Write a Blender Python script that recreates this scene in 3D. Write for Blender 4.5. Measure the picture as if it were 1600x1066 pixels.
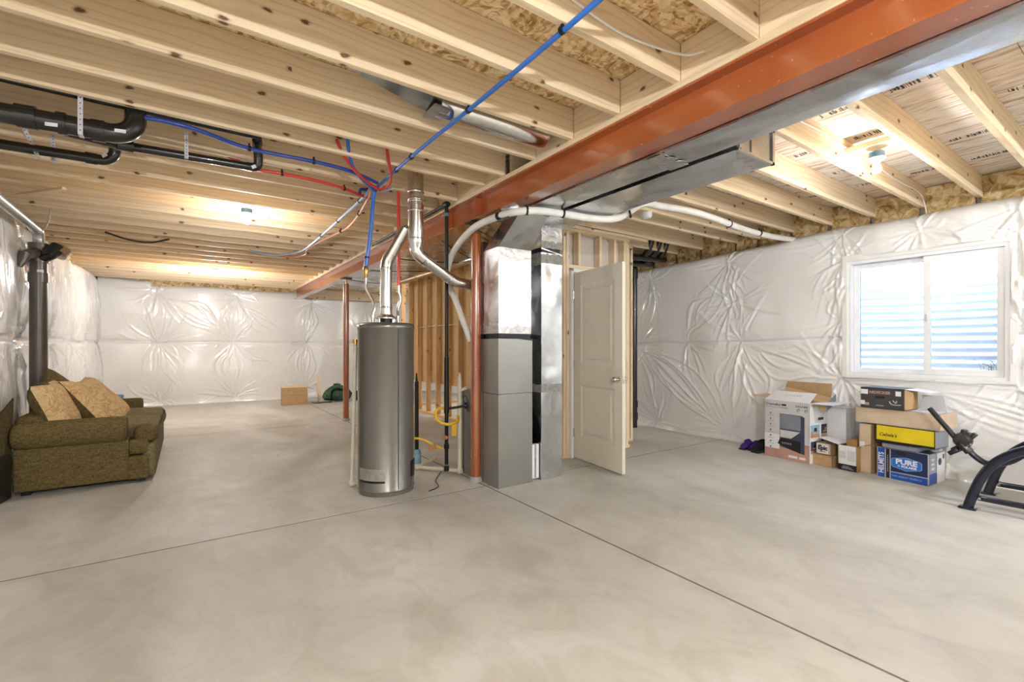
import bpy, bmesh, math, random
import numpy as np
from mathutils import Vector, Matrix
R = math.radians
for o in list(bpy.data.objects):
    bpy.data.objects.remove(o)
SC = bpy.context.scene
COL = SC.collection

# ------------------------------------------------------------------ camera
FPX = 734.5
YAW = math.atan(509 / 734.5)
cam = bpy.data.cameras.new('camera')
cam.sensor_fit = 'HORIZONTAL'
cam.sensor_width = 36
cam.lens = FPX / 1600 * 36
cam.shift_y = (542 - 533) / 1600.0
cam.clip_start = 0.02
cam.clip_end = 300
camo = bpy.data.objects.new('camera', cam)
COL.objects.link(camo)
camo.location = (0, 0, 1.22)
camo.rotation_euler = (R(90), 0, -YAW)
SC.camera = camo
# ------------------------------------------------------------------ world, exposure
w = bpy.data.worlds.new('world')
SC.world = w
w.use_nodes = True
wn = w.node_tree.nodes
wl = w.node_tree.links
wn.clear()
wo = wn.new('ShaderNodeOutputWorld')
wb = wn.new('ShaderNodeBackground')
sky = wn.new('ShaderNodeTexSky')
sky.sky_type = 'NISHITA'
sky.sun_elevation = R(52)
sky.sun_rotation = R(-100)
sky.sun_disc = False
wb.inputs['Strength'].default_value = 1.9
wl.new(sky.outputs[0], wb.inputs[0])
wl.new(wb.outputs[0], wo.inputs[0])
SC.view_settings.view_transform = 'Standard'
SC.view_settings.look = 'None'
SC.view_settings.gamma = 1
SC.view_settings.use_curve_mapping = False
SC.view_settings.exposure = 0.97
BULB_W = 34
BULB_COL = (0.985, 0.97, 0.975)
sun = bpy.data.lights.new('sun', 'SUN')
sun.energy = 5
sun.angle = R(2)
sun.color = (1, .97, .92)
suno = bpy.data.objects.new('sun', sun)
COL.objects.link(suno)
suno.location = (9, 3, 9)
suno.rotation_euler = Vector((-.18, -.35, 1)).to_track_quat('Z', 'Y').to_euler()


# ------------------------------------------------------------------ materials
def nd(nt, t, **kw):
    n = nt.nodes.new(t)
    for k, v in kw.items():
        if k in n.inputs:
            n.inputs[k].default_value = v
        else:
            setattr(n, k, v)
    return n


def base(name):
    m = bpy.data.materials.new(name)
    m.use_nodes = True
    nt = m.node_tree
    nt.nodes.clear()
    out = nt.nodes.new('ShaderNodeOutputMaterial')
    b = nt.nodes.new('ShaderNodeBsdfPrincipled')
    nt.links.new(b.outputs[0], out.inputs[0])
    return m, nt, b


def ramp(nt, fac, stops):
    r = nt.nodes.new('ShaderNodeValToRGB')
    e = r.color_ramp.elements
    while len(e) < len(stops):
        e.new(0.5)
    for i, (p, c) in enumerate(stops):
        e[i].position = p
        e[i].color = (*c, 1) if len(c) == 3 else c
    nt.links.new(fac, r.inputs[0])
    return r


def mixc(nt, fac, a, b, mode='MIX'):
    m = nt.nodes.new('ShaderNodeMix')
    m.data_type = 'RGBA'
    m.blend_type = mode
    for s, v in ((0, fac), (6, a), (7, b)):
        if hasattr(v, 'default_value') or isinstance(v, bpy.types.NodeSocket):
            nt.links.new(v, m.inputs[s])
        elif s == 0:
            m.inputs[0].default_value = v
        else:
            m.inputs[s].default_value = (*v, 1)
    return m.outputs[2]


def mth(nt, op, a, b=None):
    m = nt.nodes.new('ShaderNodeMath')
    m.operation = op
    for i, v in enumerate((a, b)):
        if v is None:
            continue
        if isinstance(v, bpy.types.NodeSocket):
            nt.links.new(v, m.inputs[i])
        else:
            m.inputs[i].default_value = v
    return m.outputs[0]


def coords(nt, scale=(1, 1, 1), rnd=True):
    tc = nt.nodes.new('ShaderNodeTexCoord')
    mp = nt.nodes.new('ShaderNodeMapping')
    nt.links.new(tc.outputs['Object'], mp.inputs[0])
    mp.inputs['Scale'].default_value = scale
    if rnd:
        oi = nt.nodes.new('ShaderNodeObjectInfo')
        v = nt.nodes.new('ShaderNodeCombineXYZ')
        for i, k in enumerate((37.0, 19.0, 53.0)):
            nt.links.new(mth(nt, 'MULTIPLY', oi.outputs['Random'], k), v.inputs[i])
        nt.links.new(v.outputs[0], mp.inputs['Location'])
    return mp.outputs[0]


def bump(nt, b, h, strength=.3, dist=.01):
    bp = nt.nodes.new('ShaderNodeBump')
    bp.inputs['Strength'].default_value = strength
    bp.inputs['Distance'].default_value = dist
    nt.links.new(h, bp.inputs['Height'])
    nt.links.new(bp.outputs[0], b.inputs['Normal'])


def plain(name, col, rough=.5, metal=0.0, var=0.06, scale=8, bmp=0.0, coat=0, emit=None, estr=0, spec=.5):
    m, nt, b = base(name)
    b.inputs['Roughness'].default_value = rough
    b.inputs['Metallic'].default_value = metal
    b.inputs['Coat Weight'].default_value = coat
    b.inputs['Specular IOR Level'].default_value = spec
    c = coords(nt)
    n = nd(nt, 'ShaderNodeTexNoise', Scale=float(scale), Detail=4.0)
    nt.links.new(c, n.inputs['Vector'])
    d = tuple(max(0, x * (1 - var * 2)) for x in col)
    u = tuple(min(1, x * (1 + var)) for x in col)
    r = ramp(nt, n.outputs[0], [(.3, d), (.7, u)])
    nt.links.new(r.outputs[0], b.inputs['Base Color'])
    if bmp:
        bump(nt, b, n.outputs[0], bmp)
    if emit:
        b.inputs['Emission Color'].default_value = (*emit, 1)
        b.inputs['Emission Strength'].default_value = estr
    return m


def wood(name, light, mid, dark, knots=True, rough=.62):
    m, nt, b = base(name)
    b.inputs['Roughness'].default_value = rough
    b.inputs['Specular IOR Level'].default_value = .3
    c = coords(nt, (1.2, 9, 9))
    dn = nd(nt, 'ShaderNodeTexNoise', Scale=1.1, Detail=2.0)
    nt.links.new(c, dn.inputs['Vector'])
    wv = nd(nt, 'ShaderNodeTexWave', Scale=.8, Distortion=9.0, Detail=2.0)
    wv.inputs['Detail Scale'].default_value = 1.2
    wv.bands_direction = 'Z'
    nt.links.new(c, wv.inputs['Vector'])
    big = nd(nt, 'ShaderNodeTexNoise', Scale=.8, Detail=3.0)
    c2 = coords(nt, (.6, 3, 3))
    nt.links.new(c2, big.inputs['Vector'])
    r1 = ramp(nt, wv.outputs[0], [(0.0, light), (.72, light), (.90, mid), (1, tuple(v * .80 for v in mid))])
    r2 = ramp(nt, big.outputs[0], [(.3, light), (.75, mid)])
    col = mixc(nt, .60, r1.outputs[0], r2.outputs[0])
    oi = nt.nodes.new('ShaderNodeObjectInfo')
    tint = ramp(nt, oi.outputs['Random'], [(0, (.92, .90, .88)), (.5, (1, 1, 1)), (1, (1, .96, .90))])
    col = mixc(nt, .8, col, tint.outputs[0], 'MULTIPLY')
    if knots:
        c3 = coords(nt, (6, 11, 11))
        sx_ = nt.nodes.new('ShaderNodeSeparateXYZ')
        nt.links.new(c3, sx_.inputs[0])
        cx_ = nt.nodes.new('ShaderNodeCombineXYZ')
        nn = nd(nt, 'ShaderNodeTexNoise', Scale=3.0)
        nt.links.new(c3, nn.inputs['Vector'])
        wob = mth(nt, 'MULTIPLY', nn.outputs[0], .25)
        nt.links.new(mth(nt, 'ADD', sx_.outputs[0], wob), cx_.inputs[0])
        nt.links.new(mth(nt, 'ADD', mth(nt, 'ADD', sx_.outputs[1], sx_.outputs[2]), wob), cx_.inputs[1])
        vo = nd(nt, 'ShaderNodeTexVoronoi', Scale=1.0)
        vo.voronoi_dimensions = '2D'
        nt.links.new(cx_.outputs[0], vo.inputs['Vector'])
        kr = ramp(nt, vo.outputs['Distance'], [(0, (.85, .85, .85)), (.06, (1, 1, 1)), (.10, (.75, .75, .75)), (.13, (.3, .3, .3)), (.2, (0, 0, 0))])
        sepc = nt.nodes.new('ShaderNodeSeparateColor')
        nt.links.new(vo.outputs['Color'], sepc.inputs[0])
        sel = mth(nt, 'GREATER_THAN', sepc.outputs[0], .86)
        kf = mth(nt, 'MULTIPLY', kr.outputs[0], sel)
        col = mixc(nt, kf, col, dark)
    nt.links.new(col, b.inputs['Base Color'])
    fn = nd(nt, 'ShaderNodeTexNoise', Scale=12.0, Detail=3.0)
    nt.links.new(c, fn.inputs['Vector'])
    bump(nt, b, fn.outputs[0], .15, .004)
    return m


def osb(name, cols, sc=(17, 46, 46), rough=.7):
    m, nt, b = base(name)
    b.inputs['Roughness'].default_value = rough
    c = coords(nt, (1, 1, 1))
    nn = nd(nt, 'ShaderNodeTexNoise', Scale=5.0, Detail=2.0)
    nt.links.new(c, nn.inputs['Vector'])
    s1 = nt.nodes.new('ShaderNodeVectorMath')
    s1.operation = 'SCALE'
    s1.inputs[3].default_value = .18
    nt.links.new(nn.outputs['Color'], s1.inputs[0])
    ad = nt.nodes.new('ShaderNodeVectorMath')
    nt.links.new(c, ad.inputs[0])
    nt.links.new(s1.outputs[0], ad.inputs[1])
    mp = nt.nodes.new('ShaderNodeMapping')
    mp.inputs['Scale'].default_value = sc
    nt.links.new(ad.outputs[0], mp.inputs[0])
    v1 = nd(nt, 'ShaderNodeTexVoronoi', Scale=1.0)
    nt.links.new(mp.outputs[0], v1.inputs['Vector'])
    mp2 = nt.nodes.new('ShaderNodeMapping')
    mp2.inputs['Scale'].default_value = (sc[1], sc[0], sc[2])
    mp2.inputs['Rotation'].default_value = (0, 0, .5)
    nt.links.new(ad.outputs[0], mp2.inputs[0])
    v2 = nd(nt, 'ShaderNodeTexVoronoi', Scale=1.0)
    nt.links.new(mp2.outputs[0], v2.inputs['Vector'])
    sp = nt.nodes.new('ShaderNodeSeparateColor')
    nt.links.new(v1.outputs['Color'], sp.inputs[0])
    sp2 = nt.nodes.new('ShaderNodeSeparateColor')
    nt.links.new(v2.outputs['Color'], sp2.inputs[0])
    f = mth(nt, 'MULTIPLY', mth(nt, 'ADD', sp.outputs[0], sp2.outputs[1]), .5)
    r = ramp(nt, f, [(.1, cols[0]), (.45, cols[1]), (.8, cols[2])])
    nt.links.new(r.outputs[0], b.inputs['Base Color'])
    bump(nt, b, f, .4, .004)
    return m


def ply(name):
    m, nt, b = base(name)
    b.inputs['Roughness'].default_value = .7
    c = coords(nt, (14, 1.6, 1), rnd=False)
    n = nd(nt, 'ShaderNodeTexNoise', Scale=2.2, Detail=6.0, Distortion=.6)
    n.inputs['Roughness'].default_value = .65
    nt.links.new(c, n.inputs['Vector'])
    c2 = coords(nt, (1.2, .5, 1), rnd=False)
    n2 = nd(nt, 'ShaderNodeTexNoise', Scale=1.6, Detail=2.0)
    nt.links.new(c2, n2.inputs['Vector'])
    r = ramp(nt, n.outputs[0], [(.30, (.26, .15, .08)), (.40, (.55, .41, .29)), (.49, (.74, .66, .57)), (.65, (.82, .77, .70))])
    r2 = ramp(nt, n2.outputs[0], [(.32, (1, .84, .68)), (.5, (1, 1, 1))])
    nt.links.new(mixc(nt, .8, r.outputs[0], r2.outputs[0], 'MULTIPLY'), b.inputs['Base Color'])
    bump(nt, b, n.outputs[0], .2, .004)
    return m


def galv(name, col=(.72, .73, .74), rough=.22, wav=.35, spang=True):
    m, nt, b = base(name)
    b.inputs['Metallic'].default_value = 1
    c = coords(nt)
    v = nd(nt, 'ShaderNodeTexVoronoi', Scale=60.0)
    nt.links.new(c, v.inputs['Vector'])
    sp = nt.nodes.new('ShaderNodeSeparateColor')
    nt.links.new(v.outputs['Color'], sp.inputs[0])
    r = ramp(nt, sp.outputs[0], [(0, tuple(x * .9 for x in col)), (1, col)])
    nt.links.new(r.outputs[0], b.inputs['Base Color'])
    n = nd(nt, 'ShaderNodeTexNoise', Scale=2.6, Detail=1.5)
    nt.links.new(c, n.inputs['Vector'])
    rr = ramp(nt, n.outputs[0], [(.3, (rough * .7,) * 3), (.7, (rough * 1.4,) * 3)])
    nt.links.new(rr.outputs[0], b.inputs['Roughness'])
    bump(nt, b, n.outputs[0], wav, .06)
    return m


def fabric(name, c1, c2, scale=220, bmp=.5, blot=None):
    m, nt, b = base(name)
    b.inputs['Roughness'].default_value = .95
    b.inputs['Specular IOR Level'].default_value = .1
    b.inputs['Sheen Weight'].default_value = .0
    c = coords(nt, (1, 1, 1))
    w1 = nd(nt, 'ShaderNodeTexNoise', Scale=float(scale) * .35, Detail=2.0)
    mp = nt.nodes.new('ShaderNodeMapping')
    mp.inputs['Scale'].default_value = (1, 1, .18)
    nt.links.new(c, mp.inputs[0])
    nt.links.new(mp.outputs[0], w1.inputs['Vector'])
    w2 = nd(nt, 'ShaderNodeTexNoise', Scale=float(scale) * .35, Detail=2.0)
    mp2 = nt.nodes.new('ShaderNodeMapping')
    mp2.inputs['Scale'].default_value = (.18, .18, 1)
    nt.links.new(c, mp2.inputs[0])
    nt.links.new(mp2.outputs[0], w2.inputs['Vector'])
    f = mth(nt, 'MULTIPLY', mth(nt, 'ADD', w1.outputs[0], w2.outputs[0]), .5)
    r = ramp(nt, f, [(.38, c1), (.62, c2)])
    col = r.outputs[0]
    if blot:
        n = nd(nt, 'ShaderNodeTexNoise', Scale=9.0, Detail=3.0, Distortion=1.6)
        nt.links.new(c, n.inputs['Vector'])
        rb = ramp(nt, n.outputs[0], [(.44, (0, 0, 0)), (.5, (1, 1, 1)), (.56, (0, 0, 0))])
        col = mixc(nt, mth(nt, 'MULTIPLY', rb.outputs[0], .75), col, blot)
    nt.links.new(col, b.inputs['Base Color'])
    bump(nt, b, f, bmp, .003)
    return m


def concrete():
    m, nt, b = base('concrete_floor')
    c = coords(nt, rnd=False)
    n1 = nd(nt, 'ShaderNodeTexNoise', Scale=.55, Detail=5.0, Distortion=1.2)
    n2 = nd(nt, 'ShaderNodeTexNoise', Scale=3.5, Detail=8.0, Distortion=.8)
    n2.inputs['Roughness'].default_value = .7
    n3 = nd(nt, 'ShaderNodeTexNoise', Scale=45.0, Detail=4.0)
    mp = nt.nodes.new('ShaderNodeMapping')
    mp.inputs['Rotation'].default_value = (0, 0, .6)
    mp.inputs['Scale'].default_value = (1, .7, 1)
    nt.links.new(c, mp.inputs[0])
    nt.links.new(mp.outputs[0], n1.inputs['Vector'])
    nt.links.new(mp.outputs[0], n2.inputs['Vector'])
    nt.links.new(c, n3.inputs['Vector'])
    r1 = ramp(nt, n1.outputs[0], [(.36, (.45, .44, .395)), (.5, (.54, .535, .495)), (.62, (.64, .64, .61))])
    r2 = ramp(nt, n2.outputs[0], [(.36, (.80, .775, .74)), (.56, (1, 1, 1))])
    col = mixc(nt, .8, r1.outputs[0], r2.outputs[0], 'MULTIPLY')
    v = nd(nt, 'ShaderNodeTexVoronoi', Scale=1.6)
    nt.links.new(c, v.inputs['Vector'])
    vr = ramp(nt, v.outputs['Distance'], [(0, (1, 1, 1)), (.012, (1, 1, 1)), (.02, (0, 0, 0))])
    col = mixc(nt, mth(nt, 'MULTIPLY', vr.outputs[0], .7), col, (.08, .07, .06))
    nt.links.new(col, b.inputs['Base Color'])
    rr = ramp(nt, n2.outputs[0], [(.3, (.42,) * 3), (.7, (.62,) * 3)])
    nt.links.new(rr.outputs[0], b.inputs['Roughness'])
    b.inputs['Specular IOR Level'].default_value = .35
    hh = mth(nt, 'ADD', n2.outputs[0], mth(nt, 'MULTIPLY', n3.outputs[0], .15))
    bump(nt, b, hh, .12, .02)
    return m


def plastic():
    m, nt, b = base('white_poly_sheet')
    c = coords(nt, rnd=False)
    n1 = nd(nt, 'ShaderNodeTexNoise', Scale=9.0, Detail=4.0, Distortion=2.0)
    nt.links.new(c, n1.inputs['Vector'])
    n2 = nd(nt, 'ShaderNodeTexNoise', Scale=1.2, Detail=2.0)
    nt.links.new(c, n2.inputs['Vector'])
    r = ramp(nt, n2.outputs[0], [(.3, (.79, .787, .77)), (.7, (.85, .848, .84))])
    nt.links.new(r.outputs[0], b.inputs['Base Color'])
    b.inputs['Roughness'].default_value = .24
    b.inputs['Specular IOR Level'].default_value = .65
    b.inputs['Coat Weight'].default_value = .6
    b.inputs['Coat Roughness'].default_value = .17
    bump(nt, b, n1.outputs[0], .30, .010)
    return m


def steel_paint():
    m, nt, b = base('red_oxide_steel')
    c = coords(nt, rnd=False)
    n = nd(nt, 'ShaderNodeTexNoise', Scale=1.4, Detail=3.0)
    nt.links.new(c, n.inputs['Vector'])
    r = ramp(nt, n.outputs[0], [(.3, (.32, .065, .018)), (.7, (.44, .115, .024))])
    v = nd(nt, 'ShaderNodeTexNoise', Scale=38.0, Detail=3.0)
    nt.links.new(c, v.inputs['Vector'])
    vr = ramp(nt, v.outputs[0], [(.70, (0, 0, 0)), (.74, (1, 1, 1))])
    nt.links.new(mixc(nt, mth(nt, 'MULTIPLY', vr.outputs[0], .6), r.outputs[0], (.62, .42, .32)), b.inputs['Base Color'])
    b.inputs['Roughness'].default_value = .24
    b.inputs['Coat Weight'].default_value = .8
    b.inputs['Coat Roughness'].default_value = .14
    b.inputs['Coat IOR'].default_value = 1.95
    return m


def insul():
    m, nt, b = base('fiberglass')
    c = coords(nt)
    n = nd(nt, 'ShaderNodeTexNoise', Scale=14.0, Detail=8.0, Distortion=1.0)
    nt.links.new(c, n.inputs['Vector'])
    r = ramp(nt, n.outputs[0], [(.3, (.24, .13, .04)), (.5, (.58, .40, .18)), (.7, (.80, .66, .42))])
    nt.links.new(r.outputs[0], b.inputs['Base Color'])
    b.inputs['Roughness'].default_value = 1
    bump(nt, b, n.outputs[0], 1.0, .03)
    return m


def glass():
    m, nt, b = base('window_glass')
    b.inputs['Transmission Weight'].default_value = 1
    b.inputs['Roughness'].default_value = 0
    b.inputs['IOR'].default_value = 1.01
    n = nd(nt, 'ShaderNodeTexNoise', Scale=3.0)
    nt.links.new(coords(nt), n.inputs['Vector'])
    r = ramp(nt, n.outputs[0], [(0, (.96, .98, .98)), (1, (.98, 1, 1))])
    nt.links.new(r.outputs[0], b.inputs['Base Color'])
    return m


M = dict(
    pine=wood('pine_joist', (.86, .71, .50), (.74, .56, .35), (.13, .05, .018)),
    stud=wood('pine_stud', (.76, .52, .27), (.62, .37, .15), (.18, .07, .02)),
    osb=osb('strand_board', [(.36, .19, .06), (.70, .48, .22), (.88, .72, .47)]),
    ply=ply('pale_subfloor'),
    steel=steel_paint(),
    duct=galv('galvanized_duct', (.56, .57, .58), .25, .8),
    pipe=galv('galvanized_pipe', (.78, .77, .74), .16, .12),
    tape=plain('foil_tape', (.50, .49, .47), .38, .85, .12, 25, .5),
    ctape=plain('duct_sealant_cloth', (.30, .29, .26), .8, .1, .15, 30, .5),
    cab=plain('furnace_paint', (.30, .30, .28), .32, .55, .05, 3),
    cabdark=plain('furnace_side', (.25, .25, .225), .35, .45, .05, 3),
    tank=plain('heater_enamel', (.205, .195, .175), .27, .55, .04, 2),
    dark=plain('dark_metal', (.05, .045, .04), .45, .4),
    black=plain('black_plastic', (.012, .012, .014), .28, 0, .1, 8, 0, .2),
    iron=plain('black_iron', (.018, .017, .018), .4, .4),
    abs=plain('abs_pipe', (.016, .015, .013), .26, 0, .1, 6, 0, .3),
    stack=plain('grey_brown_pipe', (.105, .09, .075), .3, .2, .15, 5),
    grey=plain('grey_conduit', (.42, .41, .39), .3, .6),
    blue=plain('blue_pex', (.035, .17, .62), .3, 0, .08, 5, 0, .2),
    dblue=plain('dark_blue_pex', (.02, .06, .32), .3, 0, .08, 5, 0, .2),
    red=plain('red_pex', (.62, .045, .03), .3, 0, .08, 5, 0, .2),
    pinkp=plain('faded_red_pex', (.72, .33, .22), .35),
    paleb=plain('sheen_blue_pex', (.42, .52, .66), .3, 0, .05, 5, 0, .3),  # blue tube with its reflected sheen put into the colour
    pvc=plain('cream_pvc', (.72, .68, .54), .35),
    foam=plain('white_foam_sleeve', (.78, .76, .70), .6, 0, .05, 12, .2),
    white=plain('white_vinyl', (.84, .85, .86), .35, 0, .02),
    paint=plain('white_trim_paint', (.82, .82, .80), .4, 0, .02),
    door=plain('cream_door_paint', (.70, .66, .55), .42, 0, .02),
    dry=plain('drywall_back', (.60, .53, .49), .85, 0, .04, 4),
    chrome=plain('satin_nickel', (.62, .58, .50), .18, 1, .05),
    brass=plain('brass', (.62, .42, .13), .25, 1, .08),
    yellow=plain('yellow_gas_tube', (.80, .50, .03), .4),
    conc=plain('wall_concrete', (.38, .37, .35), .9, 0, .1, 4, .3),
    floor=concrete(),
    poly=plastic(),
    insul=insul(),
    glass=glass(),
    cardb=plain('cardboard', (.50, .33, .17), .8, 0, .06, 14, .05),
    cardl=plain('pale_cardboard', (.62, .49, .35), .8, 0, .05, 10, .05),
    cardd=plain('dark_cardboard', (.34, .19, .07), .85, 0, .06, 10),  # deeper brown than the plain cardboard
    pw=plain('print_white', (.78, .78, .80), .45, 0, .02),
    pg=plain('print_grey', (.60, .60, .62), .5, 0, .03),
    pk=plain('print_charcoal', (.055, .055, .06), .5, 0, .08),
    pkk=plain('print_black', (.008, .008, .01), .5),
    pn=plain('print_navy', (.010, .022, .085), .4, 0, .1, 6),
    pb=plain('print_blue', (.012, .08, .42), .4, 0, .06, 6),
    pbb=plain('print_bright_blue', (.02, .16, .62), .4, 0, .04, 6),
    py=plain('print_yellow', (.78, .60, .01), .45, 0, .05, 5),
    psl=plain('print_slate', (.055, .065, .115), .4, 0, .12, 3),
    psg=plain('print_steel', (.24, .26, .32), .4, 0, .1, 3),
    psk=plain('print_sky', (.28, .45, .58), .5, 0, .15, 20),
    pr=plain('print_rose', (.52, .30, .24), .5, 0, .12, 4),
    po=plain('print_orange', (.55, .28, .13), .5, 0, .1, 4),
    ink=plain('stamp_ink', (.045, .03, .03), .8),
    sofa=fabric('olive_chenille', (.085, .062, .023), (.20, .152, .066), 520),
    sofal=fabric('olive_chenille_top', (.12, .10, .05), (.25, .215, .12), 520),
    floral=fabric('floral_fabric', (.58, .42, .20), (.70, .54, .30), 500, .3, (.42, .22, .10)),
    drab=fabric('dark_dust_cover', (.06, .045, .02), (.11, .08, .04), 600),
    nylon=fabric('green_nylon', (.03, .07, .04), (.09, .17, .10), 90, .3),
    shoe=fabric('dark_mesh', (.010, .010, .014), (.03, .03, .035), 120, .3),
    purple=fabric('purple_mesh', (.03, .012, .12), (.10, .05, .30), 120, .3),
    mach=plain('navy_black_powder_coat', (.012, .016, .035), .25, .3, .1, 6, 0, .3),
    gap=plain('joint_dirt', (.16, .14, .12), .9),
    caul=plain('grey_caulk', (.40, .42, .43), .8),
    bulb=plain('lit_bulb', (1, .95, .85), .4, 0, 0, 8, 0, 0, (1, .90, .72), 45),
    dim=plain('lampholder_porcelain', (.85, .85, .82), .3, 0, .02),
    box=plain('blue_junction_box', (.10, .22, .36), .5),
    well=plain('corrugated_well', (.74, .82, .90), .5, .1, .04, 5),
    gravel=plain('gravel', (.30, .29, .28), .95, 0, .3, 40, 1.0),
    grass=plain('dry_weed', (.30, .26, .16), .8),
)


# ------------------------------------------------------------------ mesh helpers
class MB:
    def __init__(s):
        s.v = []
        s.f = []
        s.m = []
        s.sm = []

    def add(s, vs, fs, mi=0, smooth=False):
        o = len(s.v)
        s.v += [tuple(v) for v in vs]
        for f in fs:
            s.f.append(tuple(i + o for i in f))
            s.m.append(mi)
            s.sm.append(smooth)
        return s

    def box(s, a, b, mi=0):
        x0, x1 = sorted((a[0], b[0]))
        y0, y1 = sorted((a[1], b[1]))
        z0, z1 = sorted((a[2], b[2]))
        v = [(x0, y0, z0), (x1, y0, z0), (x1, y1, z0), (x0, y1, z0), (x0, y0, z1), (x1, y0, z1), (x1, y1, z1), (x0, y1, z1)]
        return s.hexa(v, mi)

    def hexa(s, v, mi=0):
        return s.add(v, [(3, 2, 1, 0), (4, 5, 6, 7), (0, 1, 5, 4), (1, 2, 6, 5), (2, 3, 7, 6), (3, 0, 4, 7)], mi)

    def rbox(s, c, size, r=.02, seg=3, mat=None, mi=0, puff=0.0):
        bm = bmesh.new()
        bmesh.ops.create_cube(bm, size=1)
        for v in bm.verts:
            v.co = Vector((v.co.x * size[0], v.co.y * size[1], v.co.z * size[2]))
        if puff:
            bmesh.ops.subdivide_edges(bm, edges=bm.edges[:], cuts=4, use_grid_fill=True)
            h = [x / 2 for x in size]
            for v in bm.verts:
                p = v.co
                fx = 1 - (p.x / h[0]) ** 2
                fy = 1 - (p.y / h[1]) ** 2
                fz = 1 - (p.z / h[2]) ** 2
                k = Vector((p.x / h[0] * max(fy, 0) * max(fz, 0), p.y / h[1] * max(fx, 0) * max(fz, 0), p.z / h[2] * max(fx, 0) * max(fy, 0)))
                v.co += k * puff
            sharp = [e for e in bm.edges if len(e.link_faces) == 2 and e.calc_face_angle(0) > .9]
            bmesh.ops.bevel(bm, geom=sharp, offset=r, segments=seg, affect='EDGES', profile=.6)
        else:
            bmesh.ops.bevel(bm, geom=bm.edges[:], offset=r, segments=seg, affect='EDGES', profile=.5)
        bm.verts.ensure_lookup_table()
        T = Matrix.Translation(c) @ (mat.to_4x4() if mat else Matrix())
        vs = [T @ v.co for v in bm.verts]
        fs = [[v.index for v in f.verts] for f in bm.faces]
        bm.verts.index_update()
        fs = [[v.index for v in f.verts] for f in bm.faces]
        bm.free()
        return s.add(vs, fs, mi, True)

    def tube(s, pts, r, n=12, mi=0, cap=True, curve=False, sub=6):
        pts = [Vector(p) for p in pts]
        rs = r if isinstance(r, (list, tuple)) else [r] * len(pts)
        if curve and len(pts) > 2:
            q = []
            rr = []
            P = [pts[0] * 2 - pts[1]] + pts + [pts[-1] * 2 - pts[-2]]
            for i in range(1, len(P) - 2):
                for k in range(sub):
                    t = k / sub
                    a, b_, c, d = P[i - 1], P[i], P[i + 1], P[i + 2]
                    q.append(.5 * ((2 * b_) + (c - a) * t + (2 * a - 5 * b_ + 4 * c - d) * t * t + (3 * b_ - a - 3 * c + d) * t ** 3))
                    rr.append(rs[i - 1] * (1 - t) + rs[i] * t)
            q.append(pts[-1])
            rr.append(rs[-1])
            pts, rs = q, rr
        up = None
        rings = []
        for i, p in enumerate(pts):
            if i == 0:
                t = pts[1] - p
            elif i == len(pts) - 1:
                t = p - pts[i - 1]
            else:
                t = (pts[i + 1] - p).normalized() + (p - pts[i - 1]).normalized()
            if t.length < 1e-7:
                t = Vector((0, 0, 1))
            t.normalize()
            if up is None:
                up = Vector((0, 0, 1)) if abs(t.z) < .9 else Vector((1, 0, 0))
            a = (up - t * up.dot(t))
            if a.length < 1e-5:
                a = t.orthogonal()
            a.normalize()
            up = a
            b_ = t.cross(a)
            rings.append([p + (a * math.cos(2 * math.pi * k / n) + b_ * math.sin(2 * math.pi * k / n)) * rs[i] for k in range(n)])
        vs = [v for rg in rings for v in rg]
        fs = []
        for i in range(len(rings) - 1):
            for k in range(n):
                fs.append((i * n + k, i * n + (k + 1) % n, (i + 1) * n + (k + 1) % n, (i + 1) * n + k))
        s.add(vs, fs, mi, True)
        if cap:
            o = len(s.v) - len(vs)
            s.f.append(tuple(o + k for k in reversed(range(n))))
            s.f.append(tuple(o + (len(rings) - 1) * n + k for k in range(n)))
            s.m += [mi, mi]
            s.sm += [False, False]
        return s

    def lathe(s, c, prof, n=32, mi=0, axis='Z'):
        vs = []
        for r, z in prof:
            for k in range(n):
                a = 2 * math.pi * k / n
                if axis == 'Z':
                    vs.append((c[0] + r * math.cos(a), c[1] + r * math.sin(a), c[2] + z))
                elif axis == 'X':
                    vs.append((c[0] + z, c[1] + r * math.cos(a), c[2] + r * math.sin(a)))
                else:
                    vs.append((c[0] + r * math.sin(a), c[1] + z, c[2] + r * math.cos(a)))
        fs = []
        for i in range(len(prof) - 1):
            for k in range(n):
                fs.append((i * n + k, i * n + (k + 1) % n, (i + 1) * n + (k + 1) % n, (i + 1) * n + k))
        s.add(vs, fs, mi, True)
        return s

    def poly(s, pts, d, mi=0):
        """flat polygon pts extruded by vector d"""
        n = len(pts)
        d = Vector(d)
        vs = [Vector(p) for p in pts] + [Vector(p) + d for p in pts]
        fs = [tuple(reversed(range(n))), tuple(range(n, 2 * n))] + [(i, (i + 1) % n, n + (i + 1) % n, n + i) for i in range(n)]
        return s.add(vs, fs, mi)

    def build(s, name, mat, parent=None, label=None, flat=False):
        me = bpy.data.meshes.new(name)
        off = Vector(parent['_o']) if parent is not None and '_o' in parent else Vector((0, 0, 0))
        me.from_pydata([tuple(Vector(v) - off) for v in s.v], [], s.f)
        for mt in (mat if isinstance(mat, (list, tuple)) else [mat]):
            me.materials.append(mt)
        me.polygons.foreach_set('material_index', s.m)
        me.polygons.foreach_set('use_smooth', [False] * len(s.f) if flat else s.sm)
        me.update()
        o = bpy.data.objects.new(name, me)
        COL.objects.link(o)
        if parent is not None:
            o.parent = parent
            o['_o'] = tuple(off)
        if any(s.sm) and not flat:
            bm = bmesh.new()
            bm.from_mesh(me)
            bmesh.ops.recalc_face_normals(bm, faces=bm.faces[:])
            for e in bm.edges:
                if len(e.link_faces) == 2 and e.calc_face_angle(0) > R(50):
                    e.smooth = False
            bm.to_mesh(me)
            bm.free()
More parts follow.
